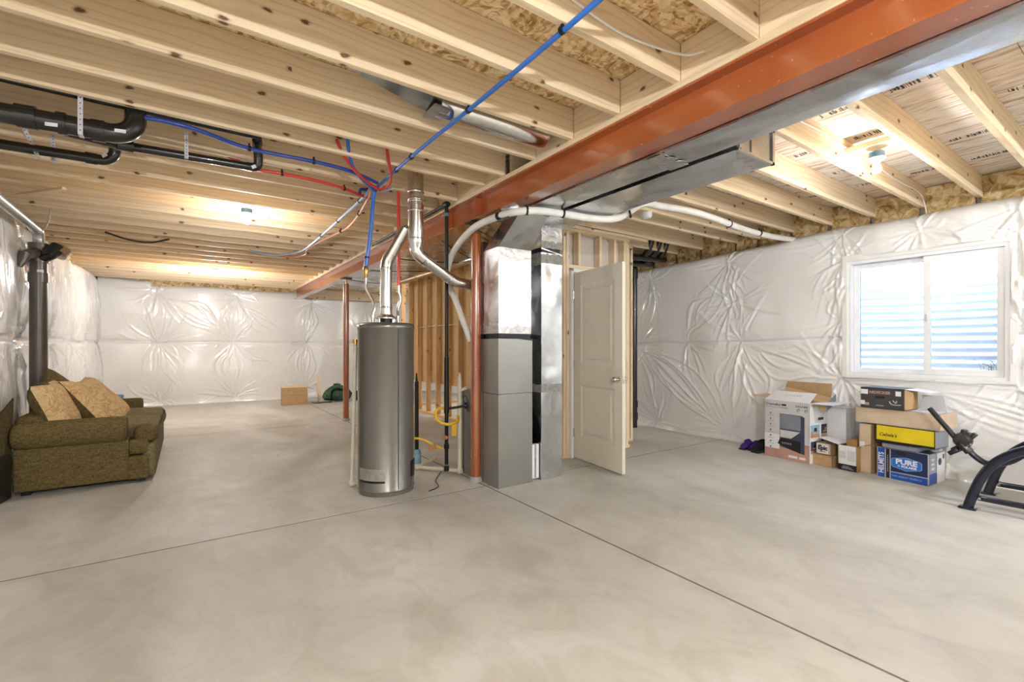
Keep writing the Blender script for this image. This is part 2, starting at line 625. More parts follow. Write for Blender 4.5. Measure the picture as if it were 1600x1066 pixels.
        if label:
            o['label'] = label
        return o


def thing(name, label, cat, loc=(0, 0, 0), group=None):
    o = bpy.data.objects.new(name, None)
    o.empty_display_size = .1
    COL.objects.link(o)
    o.location = loc
    o['_o'] = tuple(loc)
    o['label'] = label
    o['category'] = cat
    if group:
        o['group'] = group
    return o


def struct(name, loc=(0, 0, 0)):
    o = bpy.data.objects.new(name, None)
    COL.objects.link(o)
    o.location = loc
    o['_o'] = tuple(loc)
    o['kind'] = 'structure'
    return o


def tag(o, label, cat, group=None):
    o['label'] = label
    o['category'] = cat
    if group:
        o['group'] = group
    return o


def board(name, p0, p1, w, h, mat, parent, up=(0, 0, 1), ch=.002):
    """lumber between p0 and p1 (centre line), w across, h along up; local X is the grain"""
    p0 = Vector(p0)
    p1 = Vector(p1)
    L = (p1 - p0).length
    key = ('board', round(L, 3), round(w, 4), round(h, 4), mat.name)
    if key in board.cache:
        me = board.cache[key]
    else:
        bm = bmesh.new()
        bmesh.ops.create_cube(bm, size=1)
        for v in bm.verts:
            v.co = Vector(((v.co.x + .5) * L, v.co.y * w, v.co.z * h))
        ed = [e for e in bm.edges if abs((e.verts[0].co - e.verts[1].co).x) > L * .5]
        bmesh.ops.bevel(bm, geom=ed, offset=ch, segments=1, affect='EDGES')
        me = bpy.data.meshes.new(name)
        bm.to_mesh(me)
        bm.free()
        me.materials.append(mat)
        board.cache[key] = me
    o = bpy.data.objects.new(name, me)
    COL.objects.link(o)
    x = (p1 - p0).normalized()
    z = Vector(up)
    z = (z - x * z.dot(x)).normalized()
    y = z.cross(x)
    off = Vector(parent['_o']) if parent is not None else Vector()
    o.matrix_local = Matrix.Translation(p0 - off) @ Matrix((x, y, z)).transposed().to_4x4()
    if parent is not None:
        o.parent = parent
        o.matrix_local = Matrix.Translation(p0 - off) @ Matrix((x, y, z)).transposed().to_4x4()
    return o


board.cache = {}


def text(parent, name, s, size, origin, u, v, mat, off=.0012, align='CENTER', sx=1.0, bold=0.0, shear=0.0, space=1.0):
    """flat lettering lying on the plane (u, v) at origin"""
    cu = bpy.data.curves.new('t', 'FONT')
    cu.body = s
    cu.size = size
    cu.align_x = align
    cu.align_y = 'CENTER'
    cu.offset = bold
    cu.shear = shear
    cu.space_character = space
    cu.resolution_u = 3
    to = bpy.data.objects.new('t', cu)
    COL.objects.link(to)
    dg = bpy.context.evaluated_depsgraph_get()
    me = bpy.data.meshes.new_from_object(to.evaluated_get(dg))
    bpy.data.objects.remove(to)
    me.name = name
    me.materials.clear()
    me.materials.append(mat)
    u = Vector(u).normalized()
    v = Vector(v).normalized()
    n = u.cross(v)
    if parent.name in PAN and name != 'flap_lettering':
        fa, fb = PAN[parent.name]
        parent = fa.obj if max(abs(u.dot(fa.u)), abs(v.dot(fa.u))) > .9 else fb.obj
    o0 = Vector(parent['_o'])
    T = Matrix.Translation(Vector(origin) + n * off - o0) @ Matrix((u * sx, v, n)).transposed().to_4x4()
    me.transform(T)
    o = bpy.data.objects.new(name, me)
    COL.objects.link(o)
    o.parent = parent
    o['_o'] = parent['_o']
    return o


class Face:
    """plane on a box: origin at lower-left corner seen from outside, u right, v up"""

    def __init__(s, o, u, v):
        s.o = Vector(o)
        s.u = Vector(u).normalized()
        s.v = Vector(v).normalized()
        s.n = s.u.cross(s.v)

    def p(s, a, b, k=0):
        return s.o + s.u * a + s.v * b + s.n * k

    def rect(s, mb, a0, b0, a1, b1, k=.001, mi=0, th=.0008):
        mb.poly([s.p(a0, b0, k - th), s.p(a1, b0, k - th), s.p(a1, b1, k - th), s.p(a0, b1, k - th)], s.n * th, mi)

    def shape(s, mb, pts, k=.001, mi=0, th=.0008):
        mb.poly([s.p(a, b, k - th) for a, b in pts], s.n * th, mi)


# ================================================================== SETTING
JB, JT = 2.59, 2.79            # joist bottom / top
XL, XR, YB, YN = -1.42, 5.86, 12.2, -3.0
floor = struct('floor')
sub = MB().box((XL - .3, YN - .3, -.12), (6.3, YB + .3, -.012)).build('ground_slab_base', M['gap'], floor)
xs = [XL - .2, 2.16, 6.2]
ys = [YN - .2, 3.52, 7.85, YB + .2]
for i in range(2):
    for j in range(3):
        MB_ = MB()
        g = .0075
        a = (xs[i] + g, ys[j] + g)
        b_ = (xs[i + 1] - g, ys[j + 1] - g)
        MB_.rbox(((a[0] + b_[0]) / 2, (a[1] + b_[1]) / 2, -.02), (b_[0] - a[0], b_[1] - a[1], .04), .0015, 1)
        MB_.build('floor_slab', M['floor'], floor, flat=True)

MB().box((2.16 - .0074, YN - .2, -.013), (2.16 + .0074, YB + .2, -.0015)).build('joint_filler', M['gap'], floor)
for y in (3.52, 7.85):
    for (xa, xb) in ((XL - .2, 2.152), (2.168, 6.2)):
        MB().box((xa, y - .0074, -.013), (xb, y + .0074, -.0015)).build('joint_filler', M['gap'], floor)
wall_left = struct('wall_left')
MB().box((XL - .35, YN - .35, -.1), (XL - .15, YB + .35, 2.59)).build('concrete_wall', M['conc'], wall_left)
MB().box((XL - .35, YN - .35, 2.59), (XL - .12, YB + .35, 2.83)).build('rim_joist', M['pine'], wall_left)
wall_back = struct('wall_back')
MB().box((XL - .35, YB + .1, -.1), (6.3, YB + .35, 2.83)).build('concrete_wall', M['conc'], wall_back)
wall_near = struct('wall_near')
MB().box((XL - .35, YN - .35, -.1), (6.3, YN - .15, 2.83)).build('concrete_wall', M['conc'], wall_near)
wall_right = struct('wall_right')
WY0, WY1, WZ0, WZ1 = .87, 2.115, .905, 2.165     # window opening
cw = MB()
x0, x1 = 6.05, 6.25
cw.box((x0, YN - .35, -.1), (x1, WY0, 2.59)).box((x0, WY1, -.1), (x1, YB + .35, 2.59))
cw.box((x0, WY0, -.1), (x1, WY1, WZ0)).box((x0, WY0, WZ1), (x1, WY1, 2.59))
cw.build('concrete_wall', M['conc'], wall_right)
MB().box((6.06, YN - .35, 2.59), (6.25, YB + .35, 2.83)).build('rim_joist', M['pine'], wall_right)


def plastic_wall(parent, plane, u_ax, n_dir, us, zs, pins, hole=None, lines=(), seam=1.335, depth=.075, seed=1, top=None, seams_v=(), gain=1.0):
    rng = np.random.default_rng(seed)
    U, Z = np.meshgrid(us, zs, indexing='ij')
    d2 = np.full(U.shape, 9.0)
    for (pu, pz) in pins:
        d2 = np.minimum(d2, np.hypot(U - pu, (Z - pz) * 1.15))
    h = depth * (1 - np.exp(-(d2 / .33) ** 1.3))
    h += .012 * np.sin(U * 2.1 + 1.3 * np.sin(Z * 2)) + .008 * np.sin(Z * 3.7 + U)
    if seam:
        zz = Z - seam - .006 * np.sin(U * 1.7)
        h -= .035 * np.exp(-(zz / .03) ** 2) * (zz < .012) + .012 * np.exp(-(zz / .05) ** 2)
    for sv in seams_v:
        h -= .03 * np.exp(-((U - sv) / .03) ** 2)

    def fold(a, b_, amp, w0, w1, bend):
        L = math.hypot(b_[0] - a[0], b_[1] - a[1])
        pad = .12 + abs(bend)
        i0, i1 = np.searchsorted(us, [min(a[0], b_[0]) - pad, max(a[0], b_[0]) + pad])
        j0, j1 = np.searchsorted(zs, [min(a[1], b_[1]) - pad, max(a[1], b_[1]) + pad])
        if i1 <= i0 or j1 <= j0:
            return
        u = U[i0:i1, j0:j1] - a[0]
        z = Z[i0:i1, j0:j1] - a[1]
        ex, ez = (b_[0] - a[0]) / L, (b_[1] - a[1]) / L
        t = (u * ex + z * ez) / L
        d = -u * ez + z * ex - bend * np.sin(np.clip(t, 0, 1) * math.pi)
        wd = w0 + (w1 - w0) * np.clip(t, 0, 1)
        prof = np.where((t > 0) & (t < 1), np.abs(np.sin(np.clip(t, 0, 1) ** .7 * math.pi)) ** .7, 0)
        x = d / wd
        h[i0:i1, j0:j1] += gain * amp * prof * (np.exp(-x * x) - .45 * np.exp(-((x - 1.7) / .9) ** 2))

    for (pu, pz) in pins:
        nf = rng.integers(24, 36)
        for k in range(nf):
            th = rng.uniform(0, 2 * math.pi)
            if rng.random() < .45:
                th = rng.choice([-1, 1]) * math.pi / 2 + rng.normal(0, .5)
            L = rng.uniform(.18, .80)
            b_ = (pu + math.cos(th) * L, pz + math.sin(th) * L)
            fold((pu, pz), b_, rng.uniform(.003, .010), .007, rng.uniform(.011, .026), rng.normal(0, .05))
        h -= 0
    for (a, b_, n, sp, amp, bend) in lines:
        for k in range(n):
            f = (k / max(1, n - 1) - .5) if n > 1 else 0
            ra = rng.normal(0, .03)
            f += rng.normal(0, .07)
            s0, s1 = rng.uniform(0, .25), rng.uniform(.72, 1.0)
            qa_ = (a[0] + ra + (b_[0] - a[0]) * s0, a[1] + (b_[1] - a[1]) * s0)
            qb_ = (a[0] + (b_[0] - a[0]) * s1 + rng.normal(0, .05), a[1] + (b_[1] - a[1]) * s1)
            fold(qa_, qb_, amp * rng.uniform(.2, .8), .011, rng.uniform(.014, .026), (bend + f * sp) * (s1 - s0))
    # hem and top edge
    h += .03 * np.exp(-(Z - zs[0]) / .05) * (1 + .5 * np.sin(U * 5))
    if top is not None:
        zt = top(us)
        k = (zt[:, None] - zs[0]) / (zs[-1] - zs[0])
        Z = zs[0] + (Z - zs[0]) * k
        h -= .10 * np.exp(-(zt[:, None] - Z) / .035)
    h = np.maximum(h, -.12)
    nu, nz = U.shape
    P = np.zeros((nu, nz, 3))
    ax = 0 if u_ax == 'X' else 1
    P[:, :, ax] = U
    P[:, :, 1 - ax] = plane + n_dir * h
    P[:, :, 2] = Z
    idx = np.arange(nu * nz).reshape(nu, nz)
    q = np.stack([idx[:-1, :-1], idx[1:, :-1], idx[1:, 1:], idx[:-1, 1:]], -1)
    if hole:
        uc = (U[:-1, :-1] + U[1:, 1:]) / 2
        zc = (Z[:-1, :-1] + Z[1:, 1:]) / 2
        keep = ~((uc > hole[0]) & (uc < hole[1]) & (zc > hole[2]) & (zc < hole[3]))
        q = q[keep]
    q = q.reshape(-1, 4)
    if (u_ax == 'X') == (n_dir > 0):
        q = q[:, ::-1]
    me = bpy.data.meshes.new('plastic_sheet')
    me.from_pydata(P.reshape(-1, 3).tolist(), [], q.tolist())
    me.polygons.foreach_set('use_smooth', [True] * len(q))
    me.materials.append(M['poly'])
    o = bpy.data.objects.new('plastic_sheet', me)
    COL.objects.link(o)
    o.parent = parent
    o['label'] = 'creased white plastic facing over the insulation'
    return o


def grid(a, b_, st):
    return np.linspace(a, b_, int(round((b_ - a) / st)) + 1)


# left
pl = []
for k in range(12):
    y = -2.3 + 1.3 * k
    pl += [(y, 1.335), (y + .1, 2.42), (y - .1, .10)]
plastic_wall(wall_left, XL, 'Y', 1, np.concatenate([grid(YN, 2.9, .05), grid(2.92, YB, .018)]), grid(.0, 2.60, .018), pl,
             lines=[((y, 2.5), (y + .1, 1.4), 4, .35, .012, 0) for y in np.arange(3.5, 12, 1.3)] +
                   [((y, 1.3), (y + .1, .1), 3, .35, .012, 0) for y in np.arange(3.5, 12, 1.3)],
             top=lambda u: 2.54 + .03 * np.sin(u * 2.4), seed=3, gain=1.7)
# back
pb = [(-.49, 2.40), (-.49, 1.335), (.85, 1.335), (.92, 2.40), (2.38, 1.335), (2.5, 2.33), (3.85, 2.45), (3.8, 1.335), (-.45, .1), (.9, .1), (2.3, .1), (3.8, .1), (5.1, 1.335), (5.1, 2.4)]
plastic_wall(wall_back, YB, 'X', -1, grid(XL, XR + .1, .016), grid(0, 2.56, .016), pb,
             lines=[((-.49, 2.3), (.85, 1.45), 7, .7, .016, .1), ((.92, 2.3), (.85, 1.45), 8, .9, .014, 0),
                    ((.92, 2.25), (1.9, 1.45), 5, .5, .013, -.1), ((2.5, 2.25), (2.38, 1.45), 6, .6, .014, 0),
                    ((.85, 1.3), (.9, .3), 6, .7, .012, 0), ((-.49, 1.3), (-.1, .3), 5, .7, .012, .1), ((2.38, 1.3), (2.3, .3), 6, .6, .013, 0),
                    ((.85, 1.3), (1.8, .8), 5, .4, .012, -.1)],
             top=lambda u: np.where(u < -.6, 2.60, 2.52) + .015 * np.sin(u * 3), seed=8, depth=.09, gain=1.9)
# right
us = np.concatenate([grid(YN, -.4, .04), grid(-.38, 5.4, .0125)[0:], grid(5.44, YB, .06)])
pr = [(2.151, 2.47), (2.15, 2.17), (2.169, 1.52), (2.15, .89), (1.493, 2.40), (.83, 2.44), (.82, 2.18), (.80, 1.4), (.83, .87), (3.47, 2.41), (3.38, 1.858), (3.28, 1.35),
      (4.69, 2.38), (4.07, 1.35), (3.43, .10), (4.6, .09), (4.9, 1.35), (.1, 2.4), (.1, 1.35), (.0, .1), (1.3, .12), (2.3, .1), (-1, 1.3), (-1, 2.4), (6, 1.3), (6, 2.4), (7.5, 1.3), (7.5, 2.4)]
plastic_wall(wall_right, XR, 'Y', -1, us, grid(0, 2.56, .0125), pr, hole=(WY0, WY1, WZ0, WZ1),
             lines=[((3.47, 2.38), (3.28, 1.4), 3, .25, .02, .05), ((3.42, 2.1), (4.07, 1.4), 6, .6, .016, .12),
                    ((4.9, 1.3), (3.45, .13), 9, .7, .02, -.08), ((3.3, 1.3), (3.43, .2), 7, .6, .018, .05),
                    ((3.2, 1.3), (2.3, .9), 8, .6, .014, .05), ((4.9, 1.2), (4.6, .15), 5, .3, .018, -.05),
                    ((1.5, .85), (.2, .45), 7, .5, .013, .04), ((2.15, .88), (2.9, .45), 5, .4, .013, 0), ((4.6, 2.3), (4.9, 1.5), 3, .2, .014, 0),
                    ((3.2, 1.3), (2.9, .3), 5, .5, .016, 0)],
             top=lambda u: np.interp(u, [-3, .9, 1.5, 2.2, 2.9, 4.0, 5, 6, 12], [2.54, 2.53, 2.51, 2.53, 2.49, 2.44, 2.42, 2.45, 2.5]) + .006 * np.sin(u * 6), seed=5, depth=.06, gain=1.25)

# insulation batts in the rim bays
def batt(parent, a, b_, axis, face, nrm, z0=2.44, z1=2.785):
    us_ = np.linspace(a, b_, 10)
    zs_ = np.linspace(z0, z1, 9)
    rng = np.random.default_rng(int(abs(a) * 1000) % 99991)
    vs = []
    for u in us_:
        for z in zs_:
            d = face + nrm * (.03 * rng.random() + .02)
            vs.append((d, u, z) if axis == 'Y' else (u, d, z))
    fs = [(i * 9 + j, (i + 1) * 9 + j, (i + 1) * 9 + j + 1, i * 9 + j + 1) for i in range(9) for j in range(8)]
    mb = MB()
    mb.add(vs, fs, 0, True)
    back = [(face - nrm * .08 if axis == 'Y' else a, a if axis == 'Y' else face - nrm * .08, z0)]
    mb.box((face - nrm * .08, a, z0) if axis == 'Y' else (a, face - nrm * .08, z0), (face + nrm * .018, b_, z1) if axis == 'Y' else (b_, face + nrm * .018, z1))
    return mb.build('insulation_batt', M['insul'], parent)


# ------------------------------------------------------------------ ceiling: deck panels, joists
ceiling = struct('ceiling')
MB().box((XL - .35, YN - .35, 2.825), (6.25, YB + .35, 2.90)).build('upper_floor_layer', M['dark'], ceiling)
yy = [YN - .15 + 2.44 * k for k in range(8)]
xx = [XL - .1, -.3, .92, 2.145]
for j in range(3):
    for i in range(7):
        y0 = yy[i] - (1.22 if j % 2 else 0)
        y1 = y0 + 2.44
        y1 = min(y1, YB + .1)
        MB().box((xx[j] + .0015, max(y0, YN - .15) + .0015, JT + .002), (xx[j + 1] - .0015, y1 - .0015, JT + .02)).build('deck_panel', M['osb'], ceiling)
xx2 = [2.145, 3.36, 4.58, 6.055]
rp = random.Random(5)
for j in range(3):
    for i in range(7):
        y0 = max(yy[i] - (1.22 if j % 2 else 0), YN - .15)
        y1 = min(yy[i] - (1.22 if j % 2 else 0) + 2.44, YB + .1)
        o = MB().box((xx2[j] + .0015, y0 + .0015, JT + .002), (xx2[j + 1] - .0015, y1 - .0015, JT + .02)).build('deck_panel', M['ply'], ceiling, 'pale streaky subfloor panel')

# stamped ink rows on the right-hand panels, cut by the joists
JY = [1.52 - .406 * k for k in range(11, 0, -1)] + [1.52, 1.93, 2.335, 2.74, 3.145, 3.44, 3.95, 4.355, 4.77, 5.175, 5.60] + [5.99 + .406 * k for k in range(16)]
JY = [y for y in JY if YN - .1 < y < YB]
ink = MB()
for row, xr in enumerate((2.95, 3.55, 4.15, 4.8, 5.4)):
    for k in range(len(JY) - 1):
        if JY[k] > 5 or JY[k] < -1:
            continue
        if rp.random() < .25:
            continue
        a, b_ = JY[k] + .05, JY[k + 1] - .06
        y = a + rp.uniform(0, .05)
        sh = xr + rp.uniform(-.02, .02)
        while y < b_ - .01:
            wdt = rp.choice((.003, .005, .008, .012))
            if rp.random() < .75:
                L0, L1 = rp.uniform(-.036, -.016), rp.uniform(.016, .036)
                ink.box((sh + L0, y, JT + .0012), (sh + L1, y + wdt, JT + .002))
                if rp.random() < .5:
                    ink.box((sh + L1 - .006, y, JT + .0012), (sh + L1, y + wdt + .01, JT + .002))
            y += wdt + rp.choice((.003, .005, .009))
o = ink.build('stamped_lettering', M['ink'], ceiling, 'rows of smudged dark stamped marks')
o['kind'] = 'stuff'

for y in JY:
    board('joist', (XL - .14, y, (JB + JT) / 2), (2.098, y, (JB + JT) / 2), .038, JT - JB, M['pine'], ceiling)
    yr = y + (-.012 if y > 1 else 0)
    board('joist', (2.16, yr, (JB + JT) / 2), (6.055, yr, (JB + JT) / 2), .038, JT - JB, M['pine'], ceiling)
# rim blocking over the beam, between the joists (left bays)
allY = [YN - .15] + JY + [YB + .1]
for k in range(len(allY) - 1):
    a, b_ = allY[k] + .0205, allY[k + 1] - .0205
    if abs(allY[k] - 2.74) > .01 and b_ - a > .05:
        board('blocking', (2.118, a, (JB + JT) / 2), (2.118, b_, (JB + JT) / 2), .036, JT - JB - .002, M['pine'], ceiling)
    if b_ - a > .05:
        batt(wall_right, a, b_, 'Y', 6.03, -1)
        batt(wall_left, a, b_, 'Y', XL - .11, 1)
batt(wall_back, XL, 6.0, 'X', YB + .06, -1)
board('sill_plate', (2.166, YN - .1, 2.572), (2.166, YB - .2, 2.572), .155, .034, M['pine'], ceiling)
# flat block carrying the right-hand lamp
board('blocking', (4.16, 1.135, 2.70), (4.16, 1.489, 2.70), .14, .038, M['pine'], ceiling)
# loose wood strip braces on the joists
board('brace_strip', (-1.23, 5.95, 2.578), (-.86, 5.50, 2.578), .03, .02, M['pine'], ceiling)
# panned return: sheet metal under the joists on the far right of the beam
pan = thing('panned_return', 'wide flat sheet metal pan fixed under the joists beyond the furnace', 'duct', (2.9, 7.5, 2.57))
for k in range(5):
    y0 = 4.25 + k * 1.45
    MB().box((2.285, y0 + .004, 2.565), (3.60, y0 + 1.446, 2.587)).build('metal_sheet', M['duct'], pan)
for k, (a, b_) in enumerate((((2.3, 5.0, 2.55), (3.55, 6.2, 2.55)), ((2.3, 6.8, 2.55), (3.55, 6.6, 2.55)), ((2.3, 8.2, 2.55), (3.55, 7.6, 2.55)), ((2.3, 9.3, 2.55), (3.5, 9.7, 2.55)), ((2.35, 4.4, 2.55), (3.4, 5.2, 2.55)))):
    m_ = [(a[i] + b_[i]) / 2 for i in range(3)]
    m_[2] -= .02
    tag(MB().tube([a, m_, b_], .007, 6, curve=True).build('cable', M['iron']),
        ('thin black cable slung under the sheet metal pan, nearest the furnace', 'thin black cable under the sheet metal pan, third from the furnace', 'thin black cable under the pan just before the farthest one',
         'farthest thin black cable under the pan near the back wall', 'short black cable under the pan beside the vent elbow')[[1, 2, 3, 4, 0].index(k) if False else k], 'cable')
tb = board('header_board', (2.35, 11.75, 2.46), (5.8, 11.75, 2.46), .04, .19, M['pine'], ceiling)

# ------------------------------------------------------------------ steel beam + columns
beam = thing('steel_beam', 'long red-painted steel I-beam running overhead through the basement', 'beam', (2.166, 4.5, 2.35))
bx0, bx1 = 2.096, 2.236
ye = 12.16
MB().box((bx0, YN - .1, 2.35), (bx1, ye, 2.362)).build('bottom_flange', M['steel'], beam)
MB().box((bx0, YN - .1, 2.543), (bx1, ye, 2.555)).build('top_flange', M['steel'], beam)
MB().box((2.161, YN - .1, 2.362), (2.171, ye, 2.543)).build('web', M['steel'], beam)
for k, y in enumerate((4.15, 3.6)):  # thin plates added to stand in for a shadow mark on the web
    MB().box((2.10, y, 2.363), (2.16, y + .008, 2.542)).build('shadow_plate', M['steel'], beam)


def column(x, y, lab):
    t = thing('support_column', lab, 'column', (x, y, 0))
    MB().lathe((x, y, 0), [(.0, 0), (.062, 0), (.062, .012), (.052, .03), (.050, .045), (.0, .045)], 20).build('base_plug', M['caul'], t, 'pale grey base collar')
    MB().lathe((x, y, 0), [(.0, .044), (.046, .044), (.046, 2.255), (.0, 2.255)], 28).build('post', M['steel'], t)
    MB().lathe((x, y, 0), [(.0, 2.254), (.036, 2.254), (.036, 2.268), (.016, 2.268), (.016, 2.336), (.0, 2.336)], 20).build('screw_jack', M['chrome'], t, 'bare steel jack screw')
    MB().box((x - .085, y - .06, 2.335), (x + .085, y + .06, 2.349)).build('bearing_plate', M['iron'], t)
    return t


column(2.166, 3.70, 'near red steel column standing beside the furnace duct')
column(2.166, 7.93, 'far red steel column standing alone near the beam end')

# ------------------------------------------------------------------ window
win = struct('window_1')
fx = 5.885
fr = MB()
wy0, wy1, wz0, wz1 = .885, 2.10, .92, 2.13
t_ = .045


def ring(mb, x0, x1, y0, y1, z0, z1, t):
    mb.box((x0, y0, z0), (x1, y1, z0 + t)).box((x0, y0, z1 - t), (x1, y1, z1))
    mb.box((x0, y0, z0 + t), (x1, y0 + t, z1 - t)).box((x0, y1 - t, z0 + t), (x1, y1, z1 - t))


ring(fr, 5.845, 5.99, wy0, wy1, wz0, wz1, .032)
fr.build('window_frame', M['white'], win)
s1 = MB()
ring(s1, 5.875, 5.91, wy0 + .034, 1.475, wz0 + .034, wz1 - .034, .052)
s1o = s1.build('fixed_sash', M['white'], win)
s2 = MB()
ring(s2, 5.925, 5.96, 1.435, wy1 - .034, wz0 + .034, wz1 - .034, .045)
s2o = s2.build('sliding_sash', M['white'], win)
MB().box((5.89, wy0 + .085, wz0 + .085), (5.894, 1.425, wz1 - .085)).build('pane', M['glass'], s1o)
MB().box((5.94, 1.48, wz0 + .078), (5.944, wy1 - .078, wz1 - .078)).build('pane', M['glass'], s2o)
MB().rbox((5.868, 1.452, 1.5), (.012, .018, .07), .004, 2).build('latch', M['pg'], win)
# reveal
rv = MB()
rv.box((5.83, WY0 - .03, WZ0 - .012), (5.99, WY1 + .03, wz0)).box((5.83, WY0 - .03, wz1), (5.99, WY1 + .03, WZ1 + .03))
rv.box((5.83, WY0 - .03, wz0), (5.99, wy0, wz1)).box((5.83, wy1, wz0), (5.99, WY1 + .03, wz1))
rv.build('window_sill', M['paint'], win)
rv2 = MB()
rv2.box((5.99, WY0 - .05, WZ0 - .05), (6.26, WY1 + .05, WZ0)).box((5.99, WY0 - .05, WZ1), (6.26, WY1 + .05, WZ1 + .05))
rv2.box((5.99, WY0 - .05, WZ0), (6.26, WY0, WZ1)).box((5.99, WY1, WZ0), (6.26, WY1 + .05, WZ1))
rv2.build('outer_reveal', M['paint'], win)
# ragged tape under the sill
tp = MB()
rg = random.Random(2)
y = .95
while y < 2.05:
    d = rg.uniform(.14, .3)
    tp.poly([(5.808, y, .905), (5.808, y + d, .905), (5.803, y + d * .7, .898 - rg.uniform(0, .012)), (5.803, y + d * .1, .899)], (-.003, 0, 0))
    y += d
o = tp.build('torn_sheet_edge', M['white'], win)
o['kind'] = 'stuff'

# window well outside
well = thing('window_well', 'corrugated metal window well seen outside the window', 'window well', (6.26, 1.5, .6))
cy, rad = 1.5, .98
vs = []
NA, NZ = 60, 360
for j in range(NZ + 1):
    z = .55 + 1.95 * j / NZ
    for i in range(NA + 1):
        a = -math.pi / 2 + math.pi * i / NA
        rr = rad + .009 * math.sin(z * 2 * math.pi / .088)
        sq = 1.0
        vs.append((6.26 + rr * .95 * math.cos(a), cy + (rr + .05) * math.sin(a), z))
fs = [(j * (NA + 1) + i, (j + 1) * (NA + 1) + i, (j + 1) * (NA + 1) + i + 1, j * (NA + 1) + i + 1) for j in range(NZ) for i in range(NA)]
mb = MB()
mb.add(vs, fs, 0, True)
mb.build('corrugated_shell', M['well'], well)
mb = MB()
gr = random.Random(3)
mb.poly([(6.255, cy - 1.0, .5), (7.25, cy - 1.0, .5), (7.25, cy + 1.0, .5), (6.255, cy + 1.0, .5)], (0, 0, .3))
mb.build('gravel_bed', M['gravel'], well)
mb = MB()
for k in range(420):
    cx_, cy_ = 6.95 + gr.gauss(0, .09), 1.12 + gr.gauss(0, .20)
    if cx_ > 7.05 or cx_ < 6.3:
        continue
    hgt = gr.uniform(.05, .26) * math.exp(-((cy_ - 1.1) / .3) ** 2)
    dx, dy = gr.gauss(0, .07), gr.gauss(0, .10)
    mb.tube([(cx_, cy_, .80), (cx_ + dx * .5, cy_ + dy * .5, .80 + hgt), (cx_ + dx, cy_ + dy, .80 + hgt * gr.uniform(.6, 1.3))], .002, 3, cap=False)
o = mb.build('tumbleweed', M['grass'], None)
tag(o, 'tangled dry weed lying in the bottom of the window well', 'weed')
o['kind'] = 'stuff'

# ------------------------------------------------------------------ partition framing
pw_ = struct('wall_mechanical')           # door wall, along X
PF, PB = 3.87, 3.96


def stud(p0, p1, w_, h_, par, up=(0, 1, 0), name='stud', m='pine'):
    return board(name, p0, p1, w_, h_, M[m], par, up)


yc = (PF + PB) / 2
for x in (3.38, 3.425):
    stud((x, yc, .04), (x, yc, 2.49), .038, .089, pw_)
for x in (4.335, 4.377):
    stud((x, yc, .04), (x, yc, 2.49), .038, .089, pw_)
for x in (3.60, 3.93, 4.17):
    stud((x, yc, 2.125), (x, yc, 2.49), .038, .089, pw_)
board('top_plate', (3.0, yc, 2.509), (4.42, yc, 2.509), .089, .036, M['pine'], pw_)
board('top_plate', (3.0, yc, 2.547), (4.75, yc, 2.547), .089, .036, M['pine'], pw_)
board('header', (3.445, yc, 2.104), (4.316, yc, 2.104), .089, .038, M['pine'], pw_)
board('bottom_plate', (3.0, yc, .02), (3.444, yc, .02), .089, .038, M['pine'], pw_)
board('bottom_plate', (4.317, yc, .02), (4.42, yc, .02), .089, .038, M['pine'], pw_)
MB().box((3.05, PB + .002, 2.12), (4.42, PB + .015, 2.56)).build('backing_board', M['dry'], pw_)
MB().box((3.05, PB + .002, .0), (3.46, PB + .015, 2.12)).build('backing_board', M['dry'], pw_)
# corner post set back to the right of the door
wc = struct('wall_corner')
for x in (4.64, 4.68, 4.74):
    stud((x, 4.16, .04), (x, 4.16, 2.49), .038, .089, wc)
stud((4.66, 4.25, .04), (4.66, 4.25, 2.49), .06, .038, wc)
board('bottom_plate', (4.62, 4.16, .02), (4.76, 4.16, .02), .089, .038, M['pine'], wc)
board('top_plate', (4.42, 4.16, 2.51), (4.76, 4.16, 2.51), .089, .036, M['pine'], wc)
MB().box((4.40, 3.975, .0), (4.415, 6.5, 2.5)).build('backing_board', M['dry'], wc)

# stud wall along Y behind the heater
ps = struct('wall_partition')
for k in range(13):
    y = 4.3 + .405 * k
    stud((3.645, y, .042), (3.645, y, 2.50), .089, .038, ps, m='stud')
board('bottom_plate', (3.645, 4.1, .02), (3.645, 9.25, .02), .089, .038, M['stud'], ps)
board('top_plate', (3.645, 4.1, 2.52), (3.645, 9.25, 2.52), .089, .038, M['stud'], ps)
for k in range(4):
    y0 = 4.1 + 1.22 * k
    MB().box((3.692, y0 + .002, .56), (3.705, y0 + 1.218, 2.53)).build('backing_board', M['stud'], ps, 'tan sheathing board behind the studs')
for k in range(11):
    y = 4.5 + .405 * k
    MB().tube([(3.62, y - .16, 1.58 + .01 * (k % 3)), (3.62, y + .16, 1.585)], .006, 6).build('cross_wire', M['foam'], ps)
board('bottom_plate', (3.8, 9.2, .02), (5.6, 9.2, .02), .089, .038, M['stud'], ps)


def fbox(mb, F, a0, b0, a1, b1, k0, k1, mi=0):
    c = [F.p(a0, b0, k0), F.p(a1, b0, k0), F.p(a1, b0, k1), F.p(a0, b0, k1), F.p(a0, b1, k0), F.p(a1, b1, k0), F.p(a1, b1, k1), F.p(a0, b1, k1)]
    mb.hexa(c, mi)
    return mb


